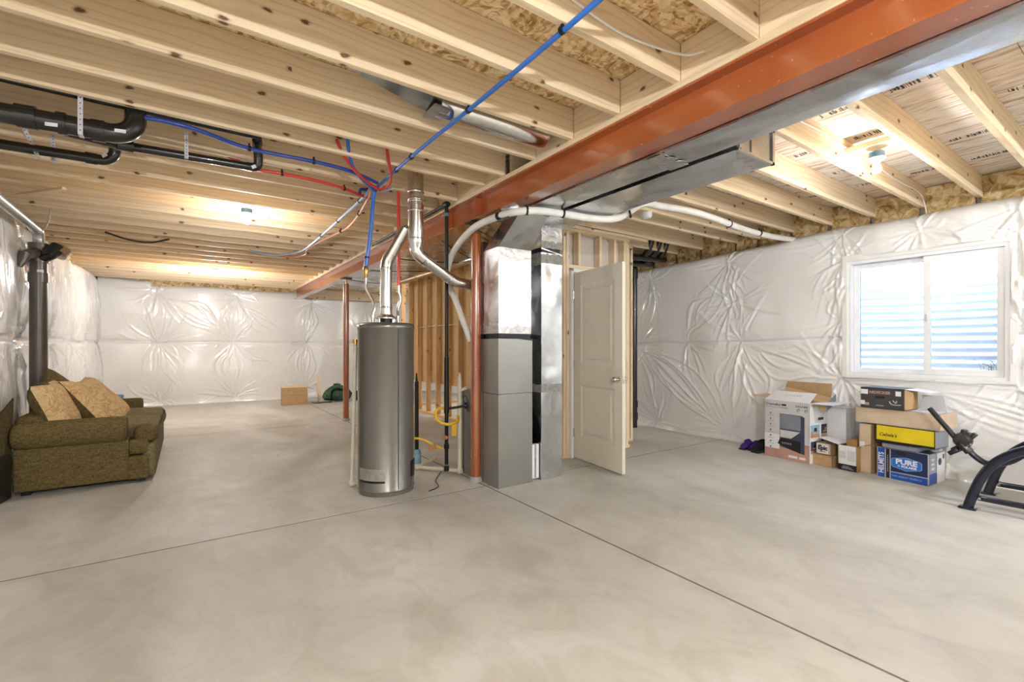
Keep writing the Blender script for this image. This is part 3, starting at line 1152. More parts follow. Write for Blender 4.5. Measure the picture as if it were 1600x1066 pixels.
# ------------------------------------------------------------------ door
jm = struct('trim_1')
MB().box((3.452, 3.845, .0), (3.488, 3.975, 2.05)).build('door_jamb', M['paint'], jm)
MB().box((4.281, 3.845, .0), (4.314, 3.975, 2.05)).build('door_jamb', M['paint'], jm)
MB().box((3.488, 3.845, 2.04), (4.281, 3.975, 2.078)).build('door_jamb', M['paint'], jm)
MB().box((4.268, 3.90, .0), (4.281, 3.94, 2.04)).build('door_stop', M['paint'], jm)
dr = struct('door_1', (3.49, 3.845, .012))
F = Face((3.492, 3.84, .012), (-.106, -.79, 0), (0, 0, 1))
LW, LH, TH = .79, 2.015, .035
pan_rects = [(.115, .235, LW - .115, .80), (.115, 1.02, LW - .115, 1.87)]
mb = MB()
fbox(mb, F, 0, 0, .115, LH, -TH, 0)
fbox(mb, F, LW - .115, 0, LW, LH, -TH, 0)
fbox(mb, F, .115, 0, LW - .115, .235, -TH, 0)
fbox(mb, F, .115, .80, LW - .115, 1.02, -TH, 0)
fbox(mb, F, .115, 1.87, LW - .115, LH, -TH, 0)
dslab = mb.build('door_slab', M['door'], dr)
for (a0, b0, a1, b1) in pan_rects:
    mb = MB()
    for sgn, kk in ((1, 0), (-1, -TH)):
        r_ = [(a0, b0, kk), (a1, b0, kk), (a1, b1, kk), (a0, b1, kk)]
        i1 = [(a0 + .02, b0 + .02, kk - sgn * .010), (a1 - .02, b0 + .02, kk - sgn * .010), (a1 - .02, b1 - .02, kk - sgn * .010), (a0 + .02, b1 - .02, kk - sgn * .010)]
        i2 = [(a0 + .05, b0 + .05, kk - sgn * .010), (a1 - .05, b0 + .05, kk - sgn * .010), (a1 - .05, b1 - .05, kk - sgn * .010), (a0 + .05, b1 - .05, kk - sgn * .010)]
        i3 = [(a0 + .065, b0 + .065, kk - sgn * .003), (a1 - .065, b0 + .065, kk - sgn * .003), (a1 - .065, b1 - .065, kk - sgn * .003), (a0 + .065, b1 - .065, kk - sgn * .003)]
        vs = [F.p(*p) for p in r_ + i1 + i2 + i3]
        fs = [(q * 4 + i, q * 4 + (i + 1) % 4, q * 4 + 4 + (i + 1) % 4, q * 4 + 4 + i) for q in range(3) for i in range(4)] + [(12, 13, 14, 15)]
        mb.add(vs, fs)
    mb.build('door_panel', M['door'], dr)
for sgn, kk in ((1, 0), (-1, -TH)):
    c = F.p(LW - .065, .895, kk)
    n = F.n * sgn
    mb = MB()
    mb.tube([c, c + n * .006], .032, 20)
    mb.tube([c + n * .006, c + n * .03], .011, 14)
    mb.tube([c + n * .028, c + n * .034, c + n * .045, c + n * .056, c + n * .062], [.012, .022, .028, .024, .010], 18)
    mb.build('door_handle', M['chrome'], dslab)
fbox(MB(), F, LW - .0005, .86, LW + .002, .93, -.03, -.005).build('latch_plate', M['chrome'], dr)
for z in (.27, 1.02, 1.78):
    mb = MB()
    mb.tube([F.p(-.006, z - .045, .006), F.p(-.006, z + .045, .006)], .008, 10)
    fbox(mb, F, -.04, z - .045, -.001, z + .045, -.004, .0)
    mb.build('hinge', M['chrome'], dslab)

# ------------------------------------------------------------------ water heater
hx, hy, hr = 1.41, 3.93, .236
wh = thing('water_heater', 'tall grey-brown cylindrical gas water heater standing on the slab', 'water heater', (hx, hy, 0))
MB().lathe((hx, hy, 0), [(0, .0), (hr - .006, 0), (hr - .006, .03), (hr, .035), (hr, .045), (hr - .002, .048), (hr - .002, 1.365), (hr + .002, 1.37), (hr + .002, 1.40), (hr - .008, 1.412), (hr - .03, 1.42), (0, 1.43)], 64).build('tank', M['tank'], wh)


def arcpatch(a0, a1, z0, z1, r, th=.002, n=18):
    mb = MB()
    vs = []
    for i in range(n + 1):
        a = R(a0 + (a1 - a0) * i / n)
        for (rr, z) in ((r, z0), (r + th, z0), (r + th, z1), (r, z1)):
            vs.append((hx + rr * math.cos(a), hy + rr * math.sin(a), z))
    fs = []
    for i in range(n):
        for k in range(4):
            fs.append((i * 4 + k, i * 4 + (k + 1) % 4, (i + 1) * 4 + (k + 1) % 4, (i + 1) * 4 + k))
    fs += [(3, 2, 1, 0), (n * 4, n * 4 + 1, n * 4 + 2, n * 4 + 3)]
    mb.add(vs, fs)
    return mb


arcpatch(-172, -112, .13, .225, hr).build('rating_label', M['tape'], wh, 'worn rectangular rating label low on the tank')
arcpatch(-173, -112, .112, .128, hr - .001).build('label_strip', M['iron'], wh, 'dark strip under the label')  # thin dark band just below the label
arcpatch(-86, -84.6, .05, 1.36, hr - .001).build('seam', M['dark'], wh)
arcpatch(-52, -18, .12, .26, hr).build('access_cover', M['iron'], wh, 'black burner access cover')
mb = MB()
mb.lathe((hx, hy, 1.43), [(.0, .0), (.05, 0), (.05, .03), (.0, .03)], 20)
mb.build('flue_collar', M['iron'], wh)
mb = MB()
mb.lathe((hx, hy, 1.43), [(.092, .030), (.092, .036), (.052, .066), (.052, .075), (.05, .075), (.05, .064), (.09, .033), (.092, .030)], 32)
for k in range(4):
    a = k * math.pi / 2 + .5
    mb.tube([(hx + .085 * math.cos(a), hy + .085 * math.sin(a), 1.425), (hx + .085 * math.cos(a), hy + .085 * math.sin(a), 1.465)], .006, 6)
mb.build('draft_hood', M['pipe'], wh)
for (dx, dy) in ((-.11, .02), (.115, .03)):
    MB().lathe((hx + dx, hy + dy, 1.42), [(0, 0), (.014, 0), (.014, .05), (.02, .05), (.02, .07), (0, .07)], 14).build('water_nipple', M['chrome'], wh)
# vent connector rising from the heater
vc = thing('vent_connector', 'slim round galvanized vent rising from the water heater to the flue', 'vent pipe', (hx, hy, 1.5))
MB().tube([(hx, hy, 1.498), (hx, hy, 1.90)], .050, 28).build('vent_section', M['pipe'], vc)
for z in (1.55, 1.885):
    MB().lathe((hx, hy, z), [(.0505, 0), (.0535, .004), (.0535, .012), (.0505, .016)], 28).build('crimp_band', M['pipe'], vc)
MB().tube([(hx, hy, 1.90), (hx + .004, hy - .003, 1.94), (hx + .016, hy - .014, 1.98), (hx + .035, hy - .032, 2.015)], .052, 24).build('elbow', M['pipe'], vc)
pA, pB = Vector((hx + .035, hy - .032, 2.015)), Vector((1.535, 3.80, 2.23))
MB().tube([pA, pB], .049, 28).build('vent_section', M['pipe'], vc)
for t in (.02, .55):
    q = pA.lerp(pB, t)
    MB().tube([q, q + (pB - pA).normalized() * .014], .054, 24).build('crimp_band', M['pipe'], vc)
# vertical double wall flue with elbow to the furnace
fl = thing('flue_pipe', 'thick vertical galvanized flue between the joists with elbow towards the furnace', 'flue', (1.60, 3.74, 2.0))
fx_, fy_ = 1.60, 3.74
MB().lathe((fx_, fy_, 0), [(.064, 2.10), (.066, 2.11), (.066, 2.785), (.0, 2.785)], 32).build('flue_section', M['pipe'], fl)
for z, r_ in ((2.12, .069), (2.36, .070), (2.44, .069), (2.455, .069), (2.52, .070)):
    MB().lathe((fx_, fy_, z), [(.066, 0), (r_, .004), (r_, .014), (.066, .018)], 32).build('crimp_band', M['pipe'], fl)
MB().lathe((fx_, fy_, 0), [(.052, 2.05), (.056, 2.07), (.064, 2.10)], 32).build('reducer', M['pipe'], fl)
MB().tube([(fx_, fy_, 2.06), (fx_ + .006, fy_, 2.03), (fx_ + .03, fy_ + .004, 2.0), (fx_ + .075, fy_ + .01, 1.972)], .053, 24).build('elbow', M['pipe'], fl)
qa, qb = Vector((fx_ + .075, fy_ + .01, 1.972)), Vector((1.955, 3.80, 1.835))
MB().tube([qa, qb], .048, 26).build('flue_section', M['pipe'], fl)
for t in (0, .10, .97):
    q = qa.lerp(qb, t)
    MB().tube([q, q + (qb - qa).normalized() * .012], .053, 24).build('crimp_band', M['pipe'], fl)
MB().tube([qb, (1.985, 3.803, 1.820), (2.03, 3.806, 1.806)], .051, 24).build('elbow', M['pipe'], fl)
MB().tube([(2.03, 3.806, 1.806), (2.199, 3.81, 1.79)], .047, 26).build('flue_section', M['pipe'], fl)

# ------------------------------------------------------------------ furnace + ducts
fu = thing('furnace', 'grey steel furnace cabinet standing behind the near red column', 'furnace', (2.45, 3.9, 0))
MB().box((2.20, 3.645, .0), (2.75, 4.03, .81)).build('lower_cabinet', M['cab'], fu)
MB().box((2.203, 3.645, .81), (2.75, 3.865, 1.29)).build('coil_cabinet', M['cab'], fu)
MB().box((2.197, 3.66, .03), (2.2, 4.015, .79)).build('access_panel', M['cabdark'], fu)
MB().box((2.194, 3.985, .02), (2.1995, 3.995, .80)).build('panel_gap', M['iron'], fu)
mb = MB()
mb.box((2.205, 3.645, 1.335), (2.7, 3.862, 2.17))
mb.build('plenum', M['duct'], fu, 'bright galvanized plenum')
MB().box((2.22, 3.66, 1.285), (2.68, 3.85, 1.34)).build('flex_connector', M['iron'], fu)
MB().box((2.200, 3.645, 1.345), (2.204, 3.866, 1.42)).build('tape_band', M['tape'], fu)
MB().tube([(2.195, 3.95, .65), (2.17, 3.96, .75), (2.185, 3.90, .73), (2.192, 3.90, .60)], .003, 6, curve=True).build('control_wire', M['iron'], fu)

rd = thing('return_duct', 'tall square metal return duct with grey lower cabinet beside the red column', 'duct', (2.38, 3.5, 0))
MB().box((2.20, 3.38, .0), (2.565, 3.63, .808)).build('lower_section', M['cab'], rd, 'painted grey lower section')
MB().box((2.20, 3.38, .812), (2.565, 3.63, 1.29)).build('middle_section', M['cab'], rd, 'painted grey middle section')
MB().box((2.215, 3.395, 1.285), (2.55, 3.62, 1.335)).build('flex_connector', M['iron'], rd, 'black cloth connector')
MB().poly([(2.20, 3.376, 1.31), (2.56, 3.376, 1.275), (2.56, 3.376, 1.292), (2.20, 3.376, 1.335)], (0, .012, 0)).build('torn_flap', M['iron'], rd)
MB().box((2.203, 3.383, 1.335), (2.553, 3.63, 2.08)).build('upper_section', M['duct'], rd, 'bright galvanized upper section')
mb = MB()
rg = random.Random(4)


def taped(mb, F, a0, a1, b0, b1, k=.002, amp=.012, n=10, th=.002):
    top_ = [(a0 + (a1 - a0) * i / n, b1 + rg.uniform(-amp, amp)) for i in range(n + 1)]
    bot = [(a0 + (a1 - a0) * i / n, b0 + rg.uniform(-amp * .3, amp * .3)) for i in range(n + 1)]
    for i in range(n):
        F.shape(mb, [bot[i], bot[i + 1], top_[i + 1], top_[i]], k, 0, th)


FF = Face((2.203, 3.383, 0), (1, 0, 0), (0, 0, 1))
FL = Face((2.203, 3.63, 0), (0, -1, 0), (0, 0, 1))
for fc_, w_, z0_, z1_, am_ in ((FF, .35, 1.338, 1.40, .012), (FL, .247, 1.338, 1.41, .012), (FF, .35, 1.97, 2.085, .01)):
    mb = MB()
    taped(mb, fc_, 0, w_, z0_, z1_, amp=am_)
    mb.build('tape_band', M['tape'], rd)
b0_ = [(2.203, 3.383, 2.08), (2.553, 3.383, 2.08), (2.553, 3.63, 2.08), (2.203, 3.63, 2.08)]
t0_ = [(2.262, 3.15, 2.332), (2.53, 3.12, 2.332), (2.53, 3.37, 2.332), (2.262, 3.37, 2.332)]
MB().hexa(b0_ + t0_).build('offset_section', M['duct'], rd, 'slanted offset joining the overhead trunk')
# riser next to it
ri = thing('riser_duct', 'narrow galvanized riser duct between the furnace and the open door', 'duct', (2.79, 3.5, 0))
for k, (z0, z1) in enumerate(((0, .835), (.845, 2.085), (2.13, 2.335))):
    MB().box((2.665 + .002 * k, 3.377, z0), (2.912 + .002 * k, 3.62, z1)).build('duct_section', M['duct'], ri)
F2 = Face((2.664, 3.376, 0), (1, 0, 0), (0, 0, 1))
F2L = Face((2.664, 3.62, 0), (0, -1, 0), (0, 0, 1))
for fc_, w_, z0_, z1_, am_, kk_ in ((F2, .25, .80, .875, .006, .002), (F2L, .244, .80, .875, .006, .002), (F2, .25, 1.99, 2.075, .012, .003), (F2L, .244, 1.97, 2.075, .02, .003), (F2, .25, 2.13, 2.19, .012, .003)):
    mb = MB()
    taped(mb, fc_, -.001, w_, z0_, z1_, kk_, amp=am_)
    mb.build('tape_band', M['ctape'], ri, 'grey cloth sealing band')
MB().box((2.68, 3.39, 2.08), (2.90, 3.61, 2.135)).build('flex_connector', M['iron'], ri)
MB().poly([(2.665, 3.374, 2.115), (2.914, 3.374, 2.075), (2.914, 3.374, 2.086), (2.665, 3.374, 2.128)], (0, .01, 0)).build('bent_strip', M['duct'], ri)
taped(mb := MB(), F2, 0, .25, 2.25, 2.33, .003, amp=.02)
mb.build('foil_patch', M['tape'], ri)
# filler pieces in the dark slot
sl = thing('filter_rack', 'dark filter slot with white filler strip squeezed between the two ducts', 'filter rack', (2.61, 3.55, 0))
MB().box((2.568, 3.60, .0), (2.662, 3.64, .80)).build('back_panel', M['iron'], sl)
MB().box((2.572, 3.40, .02), (2.655, 3.44, .33)).build('white_filler', M['pw'], sl)
MB().box((2.607, 3.394, .03), (2.622, 3.40, .33)).build('torn_tape', M['tape'], sl)
MB().tube([(2.60, 3.50, .33), (2.585, 3.48, .42), (2.615, 3.47, .52), (2.60, 3.49, .60)], [.02, .028, .022, .012], 8, curve=True).build('wire_bundle', M['black'], sl)


def trunk(name, label, x0, x1, z0, z1, ys, cat='duct'):
    t = thing(name, label, cat, ((x0 + x1) / 2, (ys[0] + ys[-1]) / 2, z0))
    for k in range(len(ys) - 1):
        a, b_ = ys[k] + .001, ys[k + 1] - .001
        dz = .0015 * (k % 2)
        xa, xb = x0 + dz, x1 - dz
        vs = [(xa, a, z0 + dz), (xb, a, z0 + dz), (xb, b_, z0 + dz), (xa, b_, z0 + dz), ((xa + xb) / 2, (a + b_) / 2, z0 + dz - .007),
              (xa, a, z1), (xb, a, z1), (xb, b_, z1), (xa, b_, z1)]
        fs = [(1, 0, 4), (2, 1, 4), (3, 2, 4), (0, 3, 4), (5, 6, 7, 8), (0, 1, 6, 5), (1, 2, 7, 6), (2, 3, 8, 7), (3, 0, 5, 8)]
        mb = MB()
        mb.add(vs, fs)
        mb.build('duct_section', M['duct'], t)
        mb = MB()
        mb.box((x0 - .002, b_ - .012, z0 - .003), (x1 + .002, b_ + .012, z0 - .0005))
        mb.box((x1 + .0005, b_ - .012, z0 - .003), (x1 + .003, b_ + .012, z1))
        mb.build('drive_cleat', M['pipe'], t)
    return t


t1 = trunk('trunk_duct', 'long galvanized trunk duct running overhead tight beside the red beam', 2.243, 2.50, 2.335, 2.535, [-3.05, -1.4, -.05, 1.75, 3.38])
mb = MB()
F3 = Face((2.243, 1.86, 2.335), (1, 0, 0), (0, -1, 0))
taped(mb, F3, 0, .257, 0, .13, .010, .02)
mb.build('foil_patch', M['tape'], t1)
t2 = trunk('branch_duct', 'shorter galvanized duct ending in a boxed cap beside the long trunk', 2.545, 2.94, 2.33, 2.53, [1.46, 3.38])
mb = MB()
mb.box((2.545, 1.452, 2.33), (2.94, 1.458, 2.53))
mb.box((2.552, 1.44, 2.335), (2.572, 1.458, 2.525)).box((2.92, 1.44, 2.325), (2.945, 1.458, 2.54)).box((2.545, 1.44, 2.325), (2.94, 1.458, 2.34)).box((2.545, 1.44, 2.52), (2.94, 1.458, 2.535))
mb.box((2.69, 1.446, 2.34), (2.70, 1.458, 2.52))
mb.build('end_cap', M['duct'], t2)
MB().poly([(2.545, 1.455, 2.326), (2.94, 1.455, 2.326), (2.90, 1.56, 2.326), (2.62, 1.50, 2.326)], (0, 0, .002)).build('foil_patch', M['tape'], t2)
# hung flexible oval duct between joists
ov = thing('joist_bay_duct', 'oval metal duct tucked up between two joists above the blue line', 'duct', (1.4, 2.53, 2.66))
pts = [(.90, 2.535, 2.70), (1.0, 2.535, 2.695), (1.95, 2.55, 2.69), (2.06, 2.55, 2.69)]
MB().tube([(1.22, 2.545, 2.675), (2.0, 2.545, 2.675)], .085, 28).build('round_section', M['pipe'], ov)
MB().tube([(2.0, 2.545, 2.685), (2.022, 2.545, 2.685)], .092, 28).build('collar', M['pipe'], ov)
MB().hexa([(.70, 2.44, 2.755), (1.22, 2.47, 2.64), (1.22, 2.59, 2.61), (.70, 2.58, 2.72), (.70, 2.44, 2.785), (1.22, 2.47, 2.77), (1.22, 2.59, 2.77), (.70, 2.58, 2.785)]).build('boot', M['duct'], ov)
MB().hexa([(1.17, 2.46, 2.60), (1.27, 2.47, 2.598), (1.27, 2.61, 2.598), (1.17, 2.63, 2.60), (1.17, 2.46, 2.615), (1.27, 2.47, 2.615), (1.27, 2.61, 2.615), (1.17, 2.63, 2.615)]).build('foil_patch', M['tape'], ov)

# ------------------------------------------------------------------ pipes and tubes
def clips(t, pts, r, mat=None):
    for p, d in pts:
        p = Vector(p)
        d = Vector(d).normalized()
        mb = MB()
        mb.tube([p - d * .008, p + d * .008], r + .006, 12)
        mb.box((p.x - .006, p.y - .006, p.z + r), (p.x + .006, p.y + .006, p.z + r + .02))
        mb.build('pipe_clip', M['iron'], t)


def line(name, label, cat, pts, r, mat, cl=(), group=None, curve=True, n=12):
    t = thing(name, label, cat, pts[0], group)
    MB().tube(pts, r, n, curve=curve).build('tube', mat, t)
    clips(t, cl, r)
    return t


line('water_line', 'bright blue water line stapled across the joists above the middle of the room', 'water line',
     [(1.30, -.3, 2.565), (1.31, .8, 2.568), (1.32, 1.9, 2.563), (1.31, 3.0, 2.566), (1.315, 3.75, 2.562), (1.315, 3.93, 2.55)], .0125, M['blue'],
     [((1.313, 1.52, 2.566), (0, 1, 0)), ((1.318, 2.335, 2.564), (0, 1, 0)), ((1.311, 3.145, 2.565), (0, 1, 0)), ((1.313, 3.44, 2.564), (0, 1, 0)), ((1.315, 3.93, 2.552), (0, 1, 0))])
line('water_line', 'blue water riser dropping to the heater with a brass fitting', 'water line',
     [(1.315, 3.94, 2.545), (1.31, 3.955, 2.50), (1.285, 3.975, 2.16), (1.255, 3.995, 1.90)], .0165, M['blue'], [((1.262, 3.99, 1.98), (0, 0, 1))])
bf = thing('flex_connector', 'ribbed steel hose with brass fitting on the left of the vent', 'hose', (1.25, 4.0, 1.5))
MB().tube([(1.255, 3.995, 1.905), (1.255, 3.995, 1.885), (1.255, 3.995, 1.845), (1.255, 3.995, 1.80)], [.018, .024, .022, .012], 10).build('brass_fitting', M['brass'], bf)
MB().tube([(1.255, 3.995, 1.81), (1.256, 3.99, 1.72), (1.30, 3.965, 1.62), (1.315, 3.95, 1.55), (1.30, 3.95, 1.485)], .013, 10, curve=True).build('braided_hose', M['pipe'], bf)
line('water_line', 'bright red water riser dropping to the heater beside the flue', 'water line',
     [(1.54, 3.98, 2.60), (1.54, 3.98, 2.30), (1.54, 3.98, 1.75)], .015, M['red'])
bf = thing('flex_connector', 'steel hose below the red riser on the right of the vent', 'hose', (1.54, 3.98, 1.5))
MB().tube([(1.54, 3.98, 1.76), (1.54, 3.98, 1.70)], .019, 10).build('fitting', M['chrome'], bf)
MB().tube([(1.54, 3.98, 1.71), (1.555, 3.975, 1.64), (1.53, 3.975, 1.55), (1.525, 3.96, 1.485)], .014, 10, curve=True).build('braided_hose', M['pipe'], bf)
line('water_line', 'blue water line painted pale with sheen, running away under the joists beyond the heater', 'water line',
     [(1.315, 3.99, 2.70), (1.315, 4.05, 2.60), (1.31, 4.25, 2.563), (1.33, 5.2, 2.563), (1.345, 6.0, 2.563), (1.34, 6.95, 2.563), (1.22, 7.4, 2.56), (1.0, 7.65, 2.56), (.72, 7.5, 2.57)], .0145, M['paleb'],
     [((1.312, 4.355, 2.563), (0, 1, 0)), ((1.33, 5.175, 2.563), (0, 1, 0)), ((1.343, 5.99, 2.563), (0, 1, 0))])
line('water_line', 'faded red water line bowing beside the pale blue line', 'water line',
     [(1.31, 4.02, 2.57), (1.345, 4.2, 2.56), (1.43, 4.74, 2.558), (1.49, 5.37, 2.558), (1.46, 5.79, 2.56), (1.40, 6.3, 2.56), (1.37, 6.93, 2.56), (1.42, 7.3, 2.56), (1.33, 7.6, 2.56), (1.15, 7.7, 2.565)], .0125, M['pinkp'],
     [((1.43, 4.77, 2.558), (.1, 1, 0)), ((1.47, 5.6, 2.558), (0, 1, 0))])
line('water_line', 'dark blue water line curving from the black drain pipes to the junction', 'water line',
     [(-.20, 3.52, 2.575), (-.1, 3.50, 2.572), (.06, 3.51, 2.566), (.35, 3.63, 2.563), (.76, 3.62, 2.563), (1.04, 3.66, 2.563), (1.29, 3.80, 2.563)], .0135, M['dblue'],
     [((.35, 3.63, 2.563), (1, .2, 0)), ((.76, 3.62, 2.563), (1, 0, 0))])
line('water_line', 'red water line sagging across the joists left of the junction', 'water line',
     [(.25, 3.97, 2.60), (.43, 4.03, 2.568), (.61, 4.01, 2.562), (.84, 4.02, 2.562), (1.07, 4.07, 2.56), (1.25, 4.17, 2.56), (1.36, 4.22, 2.563)], .0125, M['red'],
     [((.61, 4.01, 2.562), (1, 0, 0)), ((1.10, 4.085, 2.56), (1, .2, 0))])
line('water_line', 'red water line crossing diagonally out of a joist bay at the junction', 'water line',
     [(.86, 3.38, 2.66), (.93, 3.47, 2.60), (1.03, 3.59, 2.565), (1.2, 3.77, 2.545), (1.34, 3.88, 2.535)], .0125, M['red'])
line('water_line', 'blue water line crossing diagonally out of a joist bay at the junction', 'water line',
     [(.92, 3.34, 2.68), (.97, 3.46, 2.60), (1.05, 3.62, 2.57), (1.18, 3.80, 2.555), (1.30, 3.93, 2.55)], .0125, M['blue'])
line('water_line', 'short red loop hooking down right of the junction', 'water line',
     [(1.16, 3.24, 2.66), (1.24, 3.40, 2.59), (1.31, 3.54, 2.56), (1.36, 3.72, 2.545), (1.35, 3.86, 2.54)], .0125, M['red'])
line('water_line', 'short black hook of pipe coming down beside the pale blue line', 'water line',
     [(1.38, 4.16, 2.72), (1.34, 4.18, 2.63), (1.27, 4.18, 2.61), (1.265, 4.20, 2.57)], .014, M['dblue'])
line('water_line', 'tiny pale stub linking the clips at the junction', 'water line',
     [(1.33, 3.96, 2.545), (1.37, 3.90, 2.545), (1.42, 3.80, 2.545)], .011, M['paleb'])
line('cable', 'dark sagging cable crossing the far joists in front of the lit bulbs', 'cable',
     [(-.80, 7.44, 2.60), (-.6, 7.62, 2.57), (-.38, 7.62, 2.562), (-.18, 7.47, 2.60)], .012, M['dark'])
line('cable', 'cream electrical cable stapled to a joist side near the beam', 'cable',
     [(1.15, 1.485, 2.74), (1.35, 1.488, 2.69), (1.6, 1.488, 2.66), (1.85, 1.47, 2.665), (2.02, 1.42, 2.66), (2.09, 1.36, 2.67)], .006, M['foam'])
line('cable', 'cream cable running from the right-hand lamp to the wall', 'cable',
     [(3.3, 1.48, 2.72), (3.7, 1.485, 2.74), (4.1, 1.480, 2.72), (4.5, 1.483, 2.73), (5.2, 1.484, 2.70), (5.75, 1.48, 2.70), (5.92, 1.478, 2.62), (5.97, 1.47, 2.50)], .0055, M['foam'])
line('insulated_line_set', 'thick white insulated tube looping under the beam down to the furnace', 'insulated pipe',
     [(5.92, 2.68, 2.49), (5.37, 2.67, 2.455), (4.8, 2.65, 2.445), (3.87, 2.57, 2.445), (3.35, 2.62, 2.44), (3.14, 2.62, 2.42), (3.0, 2.74, 2.31), (2.80, 2.82, 2.285), (2.48, 2.87, 2.288),
      (2.25, 2.93, 2.288), (2.10, 3.04, 2.275), (2.08, 3.35, 2.28), (2.08, 3.62, 2.26), (2.09, 3.92, 2.166), (2.09, 4.08, 2.04), (2.09, 4.12, 1.857), (2.10, 3.96, 1.65), (2.12, 3.85, 1.45), (2.17, 3.80, 1.27)],
     .030, M['foam'], [((2.48, 2.87, 2.288), (1, -.1, 0)), ((2.19, 2.96, 2.285), (1, -.4, 0)), ((4.45, 2.62, 2.445), (1, 0, 0)), ((5.1, 2.66, 2.452), (1, 0, 0)), ((3.06, 2.68, 2.335), (1, -1, .4))])
ltap = MB()
ltap.tube([(2.10, 3.06, 2.276), (2.08, 3.2, 2.279)], .034, 14)
tag(ltap.build('black_tape_wrap', M['iron']), 'band of black tape around the white tube under the beam', 'tape')

gp = thing('gas_pipe', 'black iron gas pipe dropping from the beam to the floor before the furnace', 'gas pipe', (2.035, 4.03, 0))
MB().tube([(2.035, 4.03, .10), (2.035, 4.03, 2.57)], .018, 14).build('drop_pipe', M['iron'], gp)
MB().tube([(2.035, 4.03, 2.575), (2.035, 6.2, 2.570)], .016, 12).build('run_pipe', M['iron'], gp)
MB().tube([(2.035, 4.0, 2.57), (2.035, 4.03, 2.58), (2.035, 4.07, 2.578)], .026, 12).build('elbow', M['iron'], gp)
MB().tube([(2.035, 4.03, 2.46), (2.035, 4.03, 2.49)], .021, 12).build('blue_sealant_ring', M['box'], gp, 'smear of blue thread sealant')
MB().tube([(2.035, 4.03, .60), (2.035, 4.03, 1.12)], .023, 12).build('sleeve', M['iron'], gp)
for z in (.56, .22, .01):
    MB().tube([(2.035, 4.03, z + .03), (2.035, 4.03, z + .075)], .025, 12).build('tee', M['iron'], gp)
MB().tube([(2.035, 4.03, .63), (2.12, 3.97, .645), (2.197, 3.93, .66)], .012, 10).build('side_nipple', M['iron'], gp)
MB().tube([(2.18, 3.94, .66), (2.199, 3.93, .66)], .03, 12).build('end_flange', M['iron'], gp)
yl = thing('gas_tube', 'yellow flexible gas tube from the black pipe to behind the heater', 'gas tube', (1.9, 4.05, .3))
MB().tube([(2.01, 4.04, .245), (1.93, 4.10, .29), (1.83, 4.14, .345), (1.70, 4.15, .37), (1.58, 4.14, .375)], .011, 10, curve=True).build('tube', M['yellow'], yl)
MB().hexa([(1.87, 4.09, .26), (1.90, 4.11, .22), (1.96, 4.08, .25), (1.93, 4.05, .31), (1.875, 4.10, .265), (1.905, 4.12, .225), (1.965, 4.09, .255), (1.935, 4.06, .315)]).build('paper_tag', M['po'], yl, 'orange warning tag')
yl = thing('gas_tube', 'yellow coiled gas tube looped around the black pipe', 'gas tube', (2.05, 4.0, .55))
MB().tube([(2.03, 4.05, .64), (1.94, 4.05, .62), (1.92, 4.0, .54), (1.99, 3.93, .50), (2.10, 3.93, .52), (2.13, 3.98, .56)], .014, 10, curve=True).build('tube', M['yellow'], yl)
MB().hexa([(2.05, 3.95, .50), (2.10, 3.94, .50), (2.09, 3.94, .38), (2.05, 3.95, .38), (2.05, 3.955, .50), (2.10, 3.945, .50), (2.09, 3.945, .38), (2.05, 3.955, .38)]).build('warning_tag', M['yellow'], yl, 'hanging yellow tag')
MB().tube([(2.035, 4.03, .36), (2.0, 4.02, .36)], .022, 10).build('valve_handle', M['po'], yl, 'orange valve handle')

cd = thing('condensate_pipe', 'cream plastic condensate pipe from the furnace along the floor', 'drain pipe', (2.15, 4.0, 0))
MB().tube([(2.155, 3.99, .93), (2.155, 3.99, .035)], .018, 12).build('riser', M['pvc'], cd)
MB().tube([(2.155, 3.99, .80), (2.20, 3.93, .83)], .016, 12).build('side_branch', M['pvc'], cd)
MB().tube([(2.155, 3.99, .03), (1.93, 4.28, .03), (1.88, 4.36, .03)], .018, 12).build('floor_run', M['pvc'], cd)
MB().tube([(1.88, 4.36, .03), (2.05, 4.48, .03), (2.20, 4.60, .03)], .018, 12).build('floor_run', M['pvc'], cd)
for p in ((2.155, 3.99, .03), (1.88, 4.36, .03)):
    MB().rbox(p, (.052, .052, .052), .016, 3).build('elbow', M['pvc'], cd)
MB().tube([(2.155, 3.99, .90), (2.155, 3.99, .97)], .011, 10).build('open_end', M['pvc'], cd)
rp_ = thing('relief_pipe', 'cream discharge pipe with brass top standing left of the water heater', 'drain pipe', (1.2, 4.15, 0))
MB().tube([(1.19, 4.17, .03), (1.215, 4.15, 1.21)], .0165, 12).build('pipe', M['pvc'], rp_)
MB().tube([(1.2145, 4.15, 1.16), (1.2155, 4.15, 1.23)], .022, 12).build('coupling', M['pvc'], rp_)
MB().tube([(1.215, 4.15, 1.23), (1.215, 4.15, 1.255), (1.215, 4.15, 1.256), (1.215, 4.15, 1.285)], [.014, .014, .026, .026], 10).build('brass_valve', M['brass'], rp_)
MB().rbox((1.19, 4.17, .03), (.05, .05, .05), .016, 3).build('elbow', M['pvc'], rp_)
MB().tube([(1.20, 4.17, .03), (1.28, 4.12, .025)], .016, 10).build('foot', M['pvc'], rp_)
bp_ = thing('drain_standpipe', 'black standpipe with grey-blue base behind the water heater', 'drain pipe', (1.98, 4.5, 0))
MB().tube([(1.96, 4.56, .10), (1.95, 4.54, .86)], .021, 12).build('pipe', M['black'], bp_)
MB().tube([(1.95, 4.54, .86), (1.948, 4.538, .95)], [.014, .006], 10).build('tip', M['iron'], bp_)
MB().lathe((1.96, 4.56, 0), [(0, 0), (.045, 0), (.045, .13), (.03, .16), (0, .16)], 18).build('base_fitting', M['psk'], bp_)

